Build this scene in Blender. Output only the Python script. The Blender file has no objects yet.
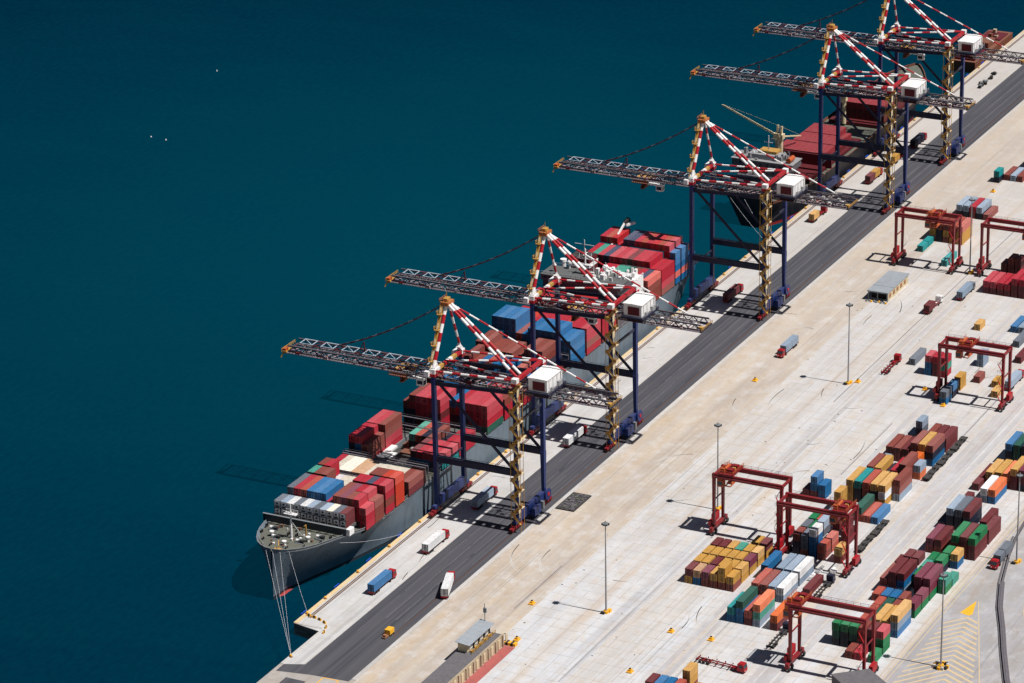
import bpy, math, random
from mathutils import Vector, Matrix
random.seed(7)
SC = bpy.context.scene
COL = SC.collection
V = Vector

# ------------------------------------------------------------------ mesh builder
class MB:
    def __init__(s): s.v=[]; s.f=[]; s.m=[]; s.sm=[]
    def add(s, vs, fs, m=0, smooth=False):
        b=len(s.v); s.v+= [tuple(p) for p in vs]
        for f in fs: s.f.append(tuple(b+i for i in f)); s.m.append(m); s.sm.append(smooth)
    def box(s,x0,y0,z0,x1,y1,z1,m=0):
        if x0>x1:x0,x1=x1,x0
        if y0>y1:y0,y1=y1,y0
        if z0>z1:z0,z1=z1,z0
        s.add([(x0,y0,z0),(x1,y0,z0),(x1,y1,z0),(x0,y1,z0),(x0,y0,z1),(x1,y0,z1),(x1,y1,z1),(x0,y1,z1)],
              [(0,3,2,1),(4,5,6,7),(0,1,5,4),(1,2,6,5),(2,3,7,6),(3,0,4,7)],m)
    def cbox(s,c,sx,sy,sz,m=0): s.box(c[0]-sx/2,c[1]-sy/2,c[2]-sz/2,c[0]+sx/2,c[1]+sy/2,c[2]+sz/2,m)
    def bar(s,p,q,w,h=None,m=0,w2=None,h2=None):
        p=V(p);q=V(q);h=h or w; w2=w2 or w; h2=h2 or h
        d=(q-p).normalized()
        a=V((0,0,1)) if abs(d.z)<0.98 else V((1,0,0))
        r=d.cross(a).normalized(); u=r.cross(d).normalized()
        vs=[]
        for c,ww,hh in ((p,w,h),(q,w2,h2)):
            for i,j in ((-1,-1),(1,-1),(1,1),(-1,1)): vs.append(c+r*ww/2*i+u*hh/2*j)
        s.add(vs,[(0,1,2,3),(7,6,5,4),(0,4,5,1),(1,5,6,2),(2,6,7,3),(3,7,4,0)],m)
    def tube(s,p,q,r,m=0,n=8,r2=None,caps=True):
        p=V(p);q=V(q);r2=r if r2 is None else r2
        d=(q-p).normalized()
        a=V((0,0,1)) if abs(d.z)<0.98 else V((1,0,0))
        e=d.cross(a).normalized(); u=e.cross(d).normalized()
        vs=[];
        for c,rr in ((p,r),(q,r2)):
            for k in range(n):
                t=2*math.pi*k/n; vs.append(c+(e*math.cos(t)+u*math.sin(t))*rr)
        s.add(vs,[(k,(k+1)%n,n+(k+1)%n,n+k) for k in range(n)],m,True)
        if caps: s.add(vs,[tuple(range(n-1,-1,-1)),tuple(range(n,2*n))],m)
    def striped(s,p,q,w,seg,ms=(0,1),tube=False,n=8):
        p=V(p);q=V(q);L=(q-p).length; k=max(1,round(L/seg))
        for i in range(k):
            a=p.lerp(q,i/k); b=p.lerp(q,(i+1)/k)
            if tube: s.tube(a,b,w/2,ms[i%len(ms)],n,caps=False)
            else: s.bar(a,b,w,w,ms[i%len(ms)])
    def rail(s,p,q,h=1.1,m=0,step=3.0,t=.09):
        p=V(p);q=V(q);up=V((0,0,h))
        s.bar(p+up,q+up,t,t,m); s.bar(p+up*.5,q+up*.5,t*.8,t*.8,m)
        k=max(1,int((q-p).length/step))
        for i in range(k+1):
            a=p.lerp(q,i/k); s.bar(a,a+up,t,t,m)
    def build(s,name,mats,parent=None,label=None):
        me=bpy.data.meshes.new(name); me.from_pydata(s.v,[],s.f)
        if not isinstance(mats,(list,tuple)): mats=[mats]
        for mt in mats: me.materials.append(mt)
        me.polygons.foreach_set('material_index',s.m); me.polygons.foreach_set('use_smooth',s.sm)
        me.update()
        o=bpy.data.objects.new(name,me); COL.objects.link(o)
        if parent: o.parent=parent
        if label: o['label']=label
        return o

def tag(o,label,cat,group=None):
    o['label']=label; o['category']=cat
    if group: o['group']=group
    return o
def empty(name,loc=(0,0,0),rz=0.0):
    o=bpy.data.objects.new(name,None); COL.objects.link(o); o.location=loc; o.rotation_euler=(0,0,rz)
    o.empty_display_size=1; return o
def struct(o): o['kind']='structure'; return o
def copy_tree(o,parent=None):
    c=o.copy(); COL.objects.link(c); c.parent=parent
    for ch in list(o.children): copy_tree(ch,c)
    return c

# ------------------------------------------------------------------ materials
def lin(c):
    return tuple(((x/255)/12.92 if x/255<=.04045 else ((x/255+.055)/1.055)**2.4) for x in c)
def base_mat(name):
    m=bpy.data.materials.new(name); m.use_nodes=True; nt=m.node_tree
    return m,nt,nt.nodes['Principled BSDF']
def N(nt,t,**k):
    n=nt.nodes.new(t)
    for a,b in k.items(): setattr(n,a,b)
    return n
def mixc(nt,fac,a,b,blend='MIX'):
    n=N(nt,'ShaderNodeMix',data_type='RGBA',blend_type=blend)
    for i,x in ((0,fac),(6,a),(7,b)):
        if hasattr(x,'is_linked') or hasattr(x,'links'): nt.links.new(x,n.inputs[i])
        elif isinstance(x,(int,float)): n.inputs[i].default_value=x
        else: n.inputs[i].default_value=(*x[:3],1)
    return n.outputs[2]
def ramp(nt,src,a,b):
    n=N(nt,'ShaderNodeMapRange'); n.inputs[1].default_value=a; n.inputs[2].default_value=b
    nt.links.new(src,n.inputs[0]); return n.outputs[0]
def mul(nt,a,k):
    n=N(nt,'ShaderNodeMath',operation='MULTIPLY'); nt.links.new(a,n.inputs[0])
    if isinstance(k,(int,float)): n.inputs[1].default_value=k
    else: nt.links.new(k,n.inputs[1])
    return n.outputs[0]
def noise(nt,vec,scale,detail=4,rough=.55):
    n=N(nt,'ShaderNodeTexNoise'); n.inputs['Scale'].default_value=scale; n.inputs['Detail'].default_value=detail; n.inputs['Roughness'].default_value=rough
    nt.links.new(vec,n.inputs['Vector']); return n.outputs['Fac']
def mapping(nt,vec,scale=(1,1,1),loc=(0,0,0)):
    n=N(nt,'ShaderNodeMapping'); n.inputs['Scale'].default_value=scale; n.inputs['Location'].default_value=loc
    nt.links.new(vec,n.inputs['Vector']); return n.outputs[0]

def paint(name,col,rough=.5,dirt=.25,dust=.18,vary=.0,dirtcol=(.10,.07,.055),scale=.5):
    """weathered paint: streaky dirt, dust settled on upward faces, small shift of tone from object to object"""
    m,nt,b=base_mat(name)
    g=N(nt,'ShaderNodeNewGeometry'); tc=N(nt,'ShaderNodeTexCoord'); oi=N(nt,'ShaderNodeObjectInfo')
    pos=g.outputs['Position']
    n1=noise(nt,mapping(nt,pos,(1,1,.25)),scale,5,.65)
    c=mixc(nt,mul(nt,ramp(nt,n1,.45,.75),dirt),col,dirtcol)
    sx=N(nt,'ShaderNodeSeparateXYZ'); nt.links.new(g.outputs['Normal'],sx.inputs[0])
    up=ramp(nt,sx.outputs[2],.4,.9)
    n2=noise(nt,pos,.9,3)
    c=mixc(nt,mul(nt,mul(nt,up,dust),ramp(nt,n2,.2,.7)),c,(.42,.38,.34))
    if vary:
        hs=N(nt,'ShaderNodeHueSaturation'); nt.links.new(c,hs.inputs['Color'])
        r=N(nt,'ShaderNodeMapRange'); r.inputs[3].default_value=1-vary; r.inputs[4].default_value=1+vary
        nt.links.new(oi.outputs['Random'],r.inputs[0]); nt.links.new(r.outputs[0],hs.inputs['Value'])
        r2=N(nt,'ShaderNodeMapRange'); r2.inputs[3].default_value=1.0; r2.inputs[4].default_value=1-vary
        nt.links.new(oi.outputs['Random'],r2.inputs[0]); nt.links.new(r2.outputs[0],hs.inputs['Saturation'])
        c=hs.outputs[0]
    nt.links.new(c,b.inputs['Base Color']); b.inputs['Roughness'].default_value=rough
    b.inputs['Specular IOR Level'].default_value=.3
    return m

def concrete(name,ca,cb,stain=(.42,.24,.11),stain_amt=.35,joint=(6,6),joint_amt=.25,streak=.5,seed=0,tyre=0.0,patch=.25,bands=(),mottle=.35):
    m,nt,b=base_mat(name)
    tc=N(nt,'ShaderNodeTexCoord'); P=tc.outputs['Object']
    s1=noise(nt,mapping(nt,P,(.006,.13,1),(seed,seed,0)),1,5,.6)
    s2=noise(nt,mapping(nt,P,(.02,.06,1),(seed+9,0,0)),1,6,.62)
    s3=noise(nt,P,.35,6,.7)
    c=mixc(nt,ramp(nt,s1,.35,.65),ca,cb)
    c=mixc(nt,mul(nt,ramp(nt,s2,.45,.7),streak),c,tuple(x*.72 for x in cb))
    st=noise(nt,mapping(nt,P,(.025,.09,1),(seed+30,5,0)),1,5,.65)
    c=mixc(nt,mul(nt,ramp(nt,st,.56,.72),stain_amt),c,stain)
    # mottling a few metres across
    m1=noise(nt,mapping(nt,P,(.16,.22,1),(seed*3,2,0)),1,5,.7)
    c=mixc(nt,mul(nt,ramp(nt,m1,.48,.68),mottle),c,tuple(x*k for x,k in zip(cb,(.98,.84,.68))))
    m2=noise(nt,mapping(nt,P,(.10,.14,1),(5,seed*2,0)),1,5,.7)
    c=mixc(nt,mul(nt,ramp(nt,m2,.50,.70),mottle),c,(.72,.72,.74))
    if bands:
        sp_=N(nt,'ShaderNodeSeparateXYZ'); nt.links.new(P,sp_.inputs[0])
        wob=noise(nt,mapping(nt,P,(.02,.3,1),(1,seed,0)),1,4,.6)
        for (yc,hw,st_,bc) in bands:
            sb=N(nt,'ShaderNodeMath',operation='SUBTRACT'); nt.links.new(sp_.outputs[1],sb.inputs[0]); sb.inputs[1].default_value=yc
            ab=N(nt,'ShaderNodeMath',operation='ABSOLUTE'); nt.links.new(sb.outputs[0],ab.inputs[0])
            c=mixc(nt,mul(nt,mul(nt,ramp(nt,ab.outputs[0],hw,hw*.35),ramp(nt,wob,.3,.62)),st_),c,bc)
    # pours of slightly different age
    vo=N(nt,'ShaderNodeTexBrick'); vo.offset=.5
    nt.links.new(mapping(nt,P,(1,1,1),(2,3,0)),vo.inputs['Vector'])
    vo.inputs['Scale'].default_value=1; vo.inputs['Brick Width'].default_value=joint[0]*3; vo.inputs['Row Height'].default_value=joint[1]
    vo.inputs['Mortar Size'].default_value=0; vo.inputs['Color1'].default_value=(.78,.78,.8,1); vo.inputs['Color2'].default_value=(1,1,1,1)
    vo.inputs['Bias'].default_value=.15
    c=mixc(nt,patch,c,vo.outputs['Color'],'MULTIPLY')
    br=N(nt,'ShaderNodeTexBrick'); br.offset=0
    nt.links.new(P,br.inputs['Vector'])
    br.inputs['Scale'].default_value=1; br.inputs['Brick Width'].default_value=joint[0]; br.inputs['Row Height'].default_value=joint[1]
    br.inputs['Mortar Size'].default_value=.13; br.inputs['Mortar Smooth'].default_value=.3
    jn=mul(nt,br.outputs['Fac'],mul(nt,ramp(nt,s3,.3,.6),joint_amt))
    c=mixc(nt,jn,c,(.26,.20,.15))
    c=mixc(nt,mul(nt,ramp(nt,s3,.5,.8),.22),c,tuple(x*.55 for x in cb))
    if tyre:
        t=noise(nt,mapping(nt,P,(.004,.9,1),(3,seed,0)),1,3,.5)
        t2=noise(nt,mapping(nt,P,(.01,.02,1),(seed,8,0)),1,2)
        c=mixc(nt,mul(nt,mul(nt,ramp(nt,t,.55,.75),ramp(nt,t2,.4,.65)),tyre),c,(.09,.085,.08))
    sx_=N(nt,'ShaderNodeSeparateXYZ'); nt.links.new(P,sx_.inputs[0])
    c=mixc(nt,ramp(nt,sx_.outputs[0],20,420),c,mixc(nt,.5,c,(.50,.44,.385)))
    fn=noise(nt,P,2.5,3,.7)
    c=mixc(nt,.22,c,mixc(nt,fn,(.5,.5,.5),(1,1,1)),'MULTIPLY')
    nt.links.new(c,b.inputs['Base Color']); b.inputs['Roughness'].default_value=.9
    b.inputs['Specular IOR Level'].default_value=.15
    return m

def asphalt(name):
    m,nt,b=base_mat(name)
    tc=N(nt,'ShaderNodeTexCoord'); P=tc.outputs['Object']
    a=noise(nt,mapping(nt,P,(.004,.55,1)),1,4,.6)
    c=mixc(nt,ramp(nt,a,.35,.65),(.060,.061,.074),(.108,.106,.118))
    a2=noise(nt,mapping(nt,P,(.03,.08,1)),1,5,.6)
    c=mixc(nt,mul(nt,ramp(nt,a2,.45,.7),.5),c,(.11,.105,.11))
    a3=noise(nt,P,1.8,5,.7)
    c=mixc(nt,.35,c,mixc(nt,a3,(.4,.4,.4),(1,1,1)),'MULTIPLY')
    nt.links.new(c,b.inputs['Base Color']); b.inputs['Roughness'].default_value=.92
    b.inputs['Specular IOR Level'].default_value=.15
    return m

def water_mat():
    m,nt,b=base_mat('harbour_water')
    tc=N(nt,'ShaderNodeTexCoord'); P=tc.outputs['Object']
    # lens falloff painted into the water colour: teal centre, darker navy outward
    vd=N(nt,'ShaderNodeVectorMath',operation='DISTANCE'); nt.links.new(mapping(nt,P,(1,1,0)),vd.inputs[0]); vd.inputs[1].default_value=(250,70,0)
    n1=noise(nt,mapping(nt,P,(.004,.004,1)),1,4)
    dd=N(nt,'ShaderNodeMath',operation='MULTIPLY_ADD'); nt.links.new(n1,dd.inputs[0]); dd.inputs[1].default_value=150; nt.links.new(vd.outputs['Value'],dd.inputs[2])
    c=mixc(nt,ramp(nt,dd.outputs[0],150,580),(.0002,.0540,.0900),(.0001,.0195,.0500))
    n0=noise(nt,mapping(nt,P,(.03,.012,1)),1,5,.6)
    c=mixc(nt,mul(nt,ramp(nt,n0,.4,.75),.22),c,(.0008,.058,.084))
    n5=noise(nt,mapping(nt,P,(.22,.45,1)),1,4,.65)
    c=mixc(nt,mul(nt,ramp(nt,n5,.35,.7),.17),c,(.001,.085,.115))  # ripple glints painted in as lighter flecks of colour
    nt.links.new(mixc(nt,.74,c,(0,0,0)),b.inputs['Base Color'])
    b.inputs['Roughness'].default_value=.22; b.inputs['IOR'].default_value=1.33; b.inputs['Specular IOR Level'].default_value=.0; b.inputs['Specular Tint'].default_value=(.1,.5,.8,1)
    nt.links.new(c,b.inputs['Emission Color']); b.inputs['Emission Strength'].default_value=.58  # added glow stands in for light scattered in the water, weakens cast shadows
    n2=noise(nt,mapping(nt,P,(.35,.22,1)),1,4,.6)
    n3=noise(nt,mapping(nt,P,(1.4,1.0,1)),1,2,.6)
    ad=N(nt,'ShaderNodeMath',operation='MULTIPLY_ADD'); nt.links.new(n3,ad.inputs[0]); ad.inputs[1].default_value=.25; nt.links.new(n2,ad.inputs[2])
    bp=N(nt,'ShaderNodeBump'); bp.inputs['Strength'].default_value=.35; bp.inputs['Distance'].default_value=.5
    nt.links.new(ad.outputs[0],bp.inputs['Height']); nt.links.new(bp.outputs[0],b.inputs['Normal'])
    return m

CC={ # container paints
 'Y':('yellow',(206,154,70)),'M':('maroon',(112,38,44)),'P':('plum red',(122,44,68)),'R':('crimson',(184,24,50)),
 'N':('rust brown',(140,64,54)),'S':('salmon',(186,84,68)),'B':('blue',(0,104,160)),'L':('pale grey blue',(142,160,180)),
 'G':('grey',(104,112,124)),'W':('white',(222,222,222)),'O':('orange',(226,104,24)),'E':('bright green',(0,124,72)),
 'D':('dark green',(26,88,74)),'T':('teal green',(70,160,140)),'C':('turquoise',(0,148,150)),'K':('dark navy',(22,28,52)),
 'A':('beige',(196,150,110)),'F':('cream',(224,214,196)),'V':('slate blue',(72,78,104)),'Q':('red',(196,30,40)),'U':('brick orange',(202,60,36))}
CM={k:paint('container_paint_'+n.replace(' ','_'),lin(c),.55,.28,.07,.16) for k,(n,c) in CC.items()}
M=dict(
 navy=paint('crane_navy_paint',lin((22,44,100)),.45,.25,.12), 
 navyd=paint('dark_navy_paint',lin((18,26,56)),.5,.3,.1),
 red=paint('crane_red_paint',lin((170,24,36)),.45,.2,.05), white=paint('white_paint',lin((232,230,228)),.5,.12,.05,dirtcol=(.3,.25,.2)),
 yel=paint('ochre_yellow_paint',lin((190,144,66)),.6,.5,.08,scale=1.2), rtg=paint('gantry_red_paint',lin((128,18,28)),.42,.22,.06),
 rtgb=paint('bright_red_paint',lin((166,24,34)),.45,.15,.03), orange=paint('orange_paint',lin((186,88,44)),.5,.25,.05),
 steel=paint('galvanised_steel',lin((150,150,152)),.5,.3,.1), dark=paint('dark_rubber',(.02,.02,.022),.8,.1,.15),
 rustyel=paint('rust_stained_ochre',lin((176,104,52)),.65,.5,.08,scale=1.2), pale=paint('faded_white_paint',lin((176,188,200)),.6,.4,.05,dirtcol=(.12,.13,.15)), glass=paint('tinted_glass',(.03,.045,.06),.12,.0,.0), lrail=paint('pinkish_rail_paint',lin((190,170,170)),.5,.4,.1,dirtcol=(.12,.04,.04)),
 walk=paint('grating_steel',lin((96,92,100)),.6,.4,.1), mred=paint('dark_red_panel',lin((92,20,30)),.5,.15,.05),
 hull=paint('grey_hull_paint',lin((106,120,132)),.55,.55,.1,dirtcol=(.07,.062,.058),scale=.35), boot=paint('red_antifouling',lin((150,40,40)),.6,.3,.1),
 deck=paint('ship_deck_paint',lin((92,96,86)),.75,.45,.1), hatch=paint('hatch_cover_paint',lin((88,92,92)),.7,.4,.1),
 hulld=paint('boot_topping_breakwater_shade',lin((44,52,60)),.6,.3,.1), hull2=paint('black_hull_paint',lin((24,26,34)),.5,.3,.1), cream=paint('cream_mast_paint',lin((212,196,160)),.5,.35,.05),
 grey=paint('mid_grey_paint',lin((120,126,130)),.6,.3,.1), roofg=paint('zinc_roof',lin((150,158,166)),.5,.3,.2),
 roofd=paint('dark_felt_roof',lin((92,90,96)),.85,.3,.15,scale=.2), wall=paint('tan_wall_render',lin((176,158,132)),.85,.35,.1),
 blue=paint('fender_blue',lin((10,84,200)),.6,.25,.1), rope=paint('mooring_rope',lin((186,186,190)),.8,.1,.0),
 wood=paint('timber_slats',lin((160,110,78)),.8,.3,.05), radar=paint('funnel_maroon',lin((96,20,34)),.5,.2,.05),
 lane=paint('worn_white_marking',lin((112,110,116)),.85,.5,.0), ylane=paint('worn_yellow_marking',lin((206,180,136)),.85,.95,.0,dirtcol=(.44,.43,.43),scale=1.3),
 ybright=paint('fresh_yellow_marking',lin((238,176,48)),.85,.2,.0), rust=paint('rusty_steel',lin((120,70,50)),.8,.5,.1),
 boxw=paint('reefer_white_panel',lin((214,204,206)),.5,.2,.1), kerb=concrete('kerb_concrete',lin((206,202,198)),lin((190,186,182)),stain_amt=.1,joint=(4,40),seed=4),
 rail=paint('rail_groove_steel',lin((96,66,52)),.7,.4,.0), coping=concrete('coping_cream_concrete',lin((222,196,150)),lin((212,184,138)),stain=(.5,.3,.12),stain_amt=.4,joint=(8,40),seed=12),
 qwall=concrete('quay_wall_concrete',lin((120,116,108)),lin((98,96,92)),stain_amt=.2,joint=(8,8),seed=2),
)
W_APRON=concrete('apron_concrete',lin((208,207,206)),lin((192,190,188)),stain=(.5,.38,.27),stain_amt=.35,joint=(9,6),seed=1,tyre=.35)
W_BEIGE=concrete('haul_lane_concrete',lin((205,194,180)),lin((188,176,164)),stain=(.62,.47,.30),stain_amt=.55,joint=(7,5.5),seed=3,tyre=.55,streak=.3,bands=((-57.5,3.2,.6,(.42,.35,.31)),(-50,2.2,.45,(.44,.37,.32)),(-38,2.5,.3,(.62,.45,.28)),(-44.5,2,.3,(.62,.47,.31))),mottle=.55,patch=.4)
W_YARD=concrete('yard_concrete',lin((208,209,212)),lin((202,196,190)),stain=(.62,.46,.30),stain_amt=.5,joint=(5.6,5.6),joint_amt=.55,seed=5,tyre=.45,streak=.25,bands=((-79,2.6,.5,(.52,.40,.30)),(-88.5,2.4,.5,(.42,.41,.42)),(-95,2,.4,(.55,.43,.32)),(-118.3,1.6,.4,(.55,.43,.33)),(-69,3,.3,(.48,.47,.48)),(-105,2,.25,(.5,.46,.42)),(-142.6,2,.35,(.55,.45,.36)),(-154.5,2.4,.4,(.56,.46,.37)),(-179.6,1.3,.5,(.58,.45,.32))),mottle=.5,patch=.45)
W_LAND=concrete('hardstand_concrete',lin((180,174,168)),lin((166,158,150)),stain_amt=.3,joint=(10,10),seed=7)
W_RUN=concrete('runway_concrete',lin((196,196,200)),lin((184,180,180)),stain_amt=.3,joint=(14,30),seed=8,tyre=.6,streak=.4)
W_ACC=concrete('access_road_concrete',lin((176,174,178)),lin((166,162,160)),stain_amt=.25,joint=(12,7),seed=9,tyre=.5)
ASPH=asphalt('road_asphalt')

# ------------------------------------------------------------------ camera, light, world
cam=bpy.data.cameras.new('camera'); co=bpy.data.objects.new('camera',cam); COL.objects.link(co); SC.camera=co
yaw,pit,rol,F=0.4697595809762909,0.3779846291931007,-0.01881582105049632,3497.601125021912
f=V((math.cos(pit)*math.cos(yaw),math.cos(pit)*math.sin(yaw),-math.sin(pit)))
r=V((math.sin(yaw),-math.cos(yaw),0)); u=r.cross(f)
c_,s_=math.cos(rol),math.sin(rol)
R_=c_*r+s_*u; U_=-s_*r+c_*u
co.matrix_world=Matrix.Translation((-952.4888188800767,-513.1791008219801,491.65219545377744)) @ Matrix((R_,U_,-f)).transposed().to_4x4()
cam.sensor_width=36; cam.lens=F/1024*36; cam.clip_start=5; cam.clip_end=30000
SUN=V((0,-.495,.869)).normalized()
sl=bpy.data.lights.new('sun','SUN'); sl.energy=5.0; sl.angle=math.radians(.53); sl.color=(1,.975,.945)
so=bpy.data.objects.new('sun',sl); COL.objects.link(so); so.rotation_euler=SUN.to_track_quat('Z','Y').to_euler(); so.location=(0,-300,500)
w=bpy.data.worlds.new('World'); SC.world=w; w.use_nodes=True; nt=w.node_tree
sky=nt.nodes.new('ShaderNodeTexSky'); sky.sky_type='NISHITA'; sky.sun_disc=False
sky.sun_elevation=math.asin(SUN.z); sky.sun_rotation=math.pi; sky.altitude=100; sky.air_density=1; sky.dust_density=.6; sky.ozone_density=1.4
bg=nt.nodes['Background']; nt.links.new(sky.outputs[0],bg.inputs[0]); bg.inputs[1].default_value=.029
SC.view_settings.view_transform='Standard'; SC.view_settings.look='None'; SC.view_settings.exposure=0; SC.view_settings.gamma=1

# ------------------------------------------------------------------ ground and water
def sheet(name,pts,z,mat):
    b=MB(); b.add([(x,y,z) for x,y in pts],[tuple(range(len(pts)))]); 
    o=b.build(name,mat)
    if o.data.polygons[0].normal.z<0: o.data.flip_normals()
    return struct(o)
EX=1500
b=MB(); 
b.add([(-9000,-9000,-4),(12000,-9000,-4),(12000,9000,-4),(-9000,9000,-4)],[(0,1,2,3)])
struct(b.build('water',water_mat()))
# land block with its quay wall
outline=[(EX,2.6),(-93.2,2.6),(-95.2,-7.6),(-2500,-9.2),(-2500,-5000),(EX,-5000)]
b=MB(); n=len(outline)
top=[(x,y,0) for x,y in outline]; bot=[(x,y,-14) for x,y in outline]
b.add(top+bot,[tuple(range(n))],0); b.add(top+bot,[(i,i+n,(i+1)%n+n,(i+1)%n) for i in range(n)],1)
o=struct(b.build('ground',[W_LAND,M['qwall']])) 
import bmesh
bm=bmesh.new(); bm.from_mesh(o.data); bmesh.ops.recalc_face_normals(bm,faces=bm.faces); bm.to_mesh(o.data); bm.free()
sheet('apron',[(EX,1.3),(-92.9,1.3),(-95,-7.7),(-119.5,-8.2),(-117,-15),(EX,-15)],.006,W_APRON)
sheet('road',[(EX,-15),(-117,-15),(-119.5,-8.9),(-124.5,-8.9),(-122.5,-20),(-121.5,-33),(EX,-33)],.010,ASPH)
sheet('haul_lane',[(EX,-34.6),(-124,-34.6),(-190,-38),(-190,-62),(EX,-62)],.006,W_BEIGE)
sheet('yard_pavement',[(EX,-62),(-190,-62),(-190,-180.5),(EX,-180.5)],.006,W_YARD)
sheet('access_road',[(EX,-181),(-190,-181),(-190,-330),(EX,-330)],.006,W_ACC)
for y in (-92,-116.8,-120.2,-144.5,-152.3): sheet('gantry_runway',[(EX,y-.9),(-95,y-.9),(-95,y+.9),(EX,y+.9)],.014,W_RUN)
sheet('truck_lane',[(EX,-150.2),(-95,-150.2),(-95,-146),(EX,-146)],.012,W_RUN)
def strip(name,x0,x1,y0,y1,z0,z1,mat):
    b=MB(); b.box(x0,y0,z0,x1,y1,z1); return struct(b.build(name,mat))
strip('coping',-93.1,EX,1.3,2.75,-.4,.16,M['coping'])
b=MB(); b.box(-93.4,-7.5,-.4,-92.4,1.2,.14); b.box(-119.5,-8.6,-.4,-95.5,-7.7,.14); struct(b.build('quay_edge',M['kerb']))
strip('kerb_strip',-120,EX,-34.5,-33.1,0,.12,M['kerb'])
strip('apron_kerb',-117,EX,-15.1,-14.6,0,.05,M['kerb'])
b=MB()
for y in (.35,-.35): b.box(-88,y-.22,.004,EX,y+.22,.03)
b.box(-88,-30.75,.012,EX,-30.45,.04)
struct(b.build('crane_rail',M['rail']))
b=MB()
for y in (-18.6,-22.2,-22.6,-25.8,-26.2,-29.4):
    x=-78 if y<-20 else -90
    while x<900:
        L=random.uniform(14,60); b.box(x,y-.07,.012,x+L,y+.07,.02); x+=L+random.uniform(1,14)
struct(b.build('lane_marking',M['lane']))
b=MB()
for y in (-36.6,-58.4):
    x=-110
    while x<900:
        L=random.uniform(10,40); b.box(x,y-.06,.012,x+L,y+.06,.018); x+=L+random.uniform(14,50)
struct(b.build('haul_lane_marking',M['ylane']))
# yellow double line by the right-hand block and the hatched area
b=MB(); 
for y in (-180.9,-182.1): b.box(-150,y-.13,.012,EX,y+.13,.02)
struct(b.build('yard_edge_line',M['ylane']))
def poly(b,pts,z,m=0):
    n=len(pts); a=sum(pts[i][0]*pts[(i+1)%n][1]-pts[(i+1)%n][0]*pts[i][1] for i in range(n))
    if a<0: pts=pts[::-1]
    b.add([(x,y,z) for x,y in pts],[tuple(range(n))],m)
b=MB(); poly(b,[(11,-188.6),(1,-186.6),(0,-189.9),(1.5,-190.6)],.022,1)
for k in range(19):
    x=-1-k*3.3
    yl=-184.4; yr=-190.4-(11-x)*.335
    ym=(yl*.45+yr*.55)
    d=(ym-yl)*-1.25; d2=(yr-ym)*-.55
    poly(b,[(x,ym),(x-1.1,ym),(x-1.1-d,yl),(x-d,yl)],.022,0)
    poly(b,[(x,ym),(x-1.1,ym),(x-1.1-d2,yr),(x-d2,yr)],.022,0)
struct(b.build('hatched_marking',[M['ylane'],M['ybright']]))
b=MB(); poly(b,[(11,-189.1),(-60,-214.5),(-60,-214.9),(11,-189.4)],.022)
poly(b,[(60,-190.5),(10,-204.5),(-60,-232),(-60,-232.4),(10,-204.9),(60,-190.9)],.022)
struct(b.build('road_edge_line',M['ylane']))
# low dark rubber-topped barrier wall snaking along the access road
cp=[(130,-179.5),(92,-181.5),(62,-184.6),(47.8,-187),(26.2,-191.9),(9,-197.2),(-4.3,-202.6),(-20.8,-208.8),(-38.3,-215.8),(-60,-226)]
b=MB()
for i in range(len(cp)-1):
    (xa,ya),(xb,yb)=cp[i],cp[i+1]; hw=.25 if i<4 else .8
    b.bar((xa,ya,.5),(xb,yb,.5),hw*2,.95,0)
    if i>=2:
        b.bar((xa,ya+1.3,.15),(xb,yb+1.3,.15),.5,.3,1)
        b.bar((xa,ya,1.02),(xb,yb,1.02),.5,.12,1)
t=tag(b.build('barrier_wall',[M['walk'],M['roofd']]),'long dark barrier wall curving along the access road at the right','barrier')
# drainage slots in the yard
b=MB()
for y,x0,x1 in ((-86.2,146,300),(-86.6,300,420),(-112.6,86,136),(-139.6,130,175),(-56.6,-55,-20)): b.box(x0,y-.13,.012,x1,y+.13,.03)
struct(b.build('drain_channel',M['walk']))
b=MB()
random.seed(3)
for i in range(70):
    x=random.uniform(-90,260); y=random.choice([-1,1]) and random.uniform(-145,-60)
    s=random.uniform(.25,.6)
    b.box(x,y,.014,x+s,y+s,.03)
struct(b.build('pavement_debris_marks',M['dark']))
# odd patches of fresh concrete and rubber at yard edge
b=MB(); b.box(19.8,-41.8,.01,34,-34.9,.45,0)
for i in range(120):
    x=random.uniform(20,32.6);y=random.uniform(-41.6,-35.9); b.box(x,y,.4,x+random.uniform(.3,1.2),y+random.uniform(.25,.8),.46+random.uniform(.05,.3),random.choice((1,1,2)))
tag(b.build('steel_mat_pile',[M['dark'],M['walk'],M['deck']]),'flat dark pile of steel mats lying beside the asphalt road','pile')
strip('end_slab',-134,-127,-21,-14,.0,.03,ASPH)
b=MB(); 
for p,q in (((-122.4,-24.6),(-122.4,-30)),((-122.4,-30),(-130,-30)),((-122.4,-24.6),(-130,-24.6))): b.bar((p[0],p[1],.02),(q[0],q[1],.02),.35,.03)
struct(b.build('yellow_box_marking',M['ybright']))

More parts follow.
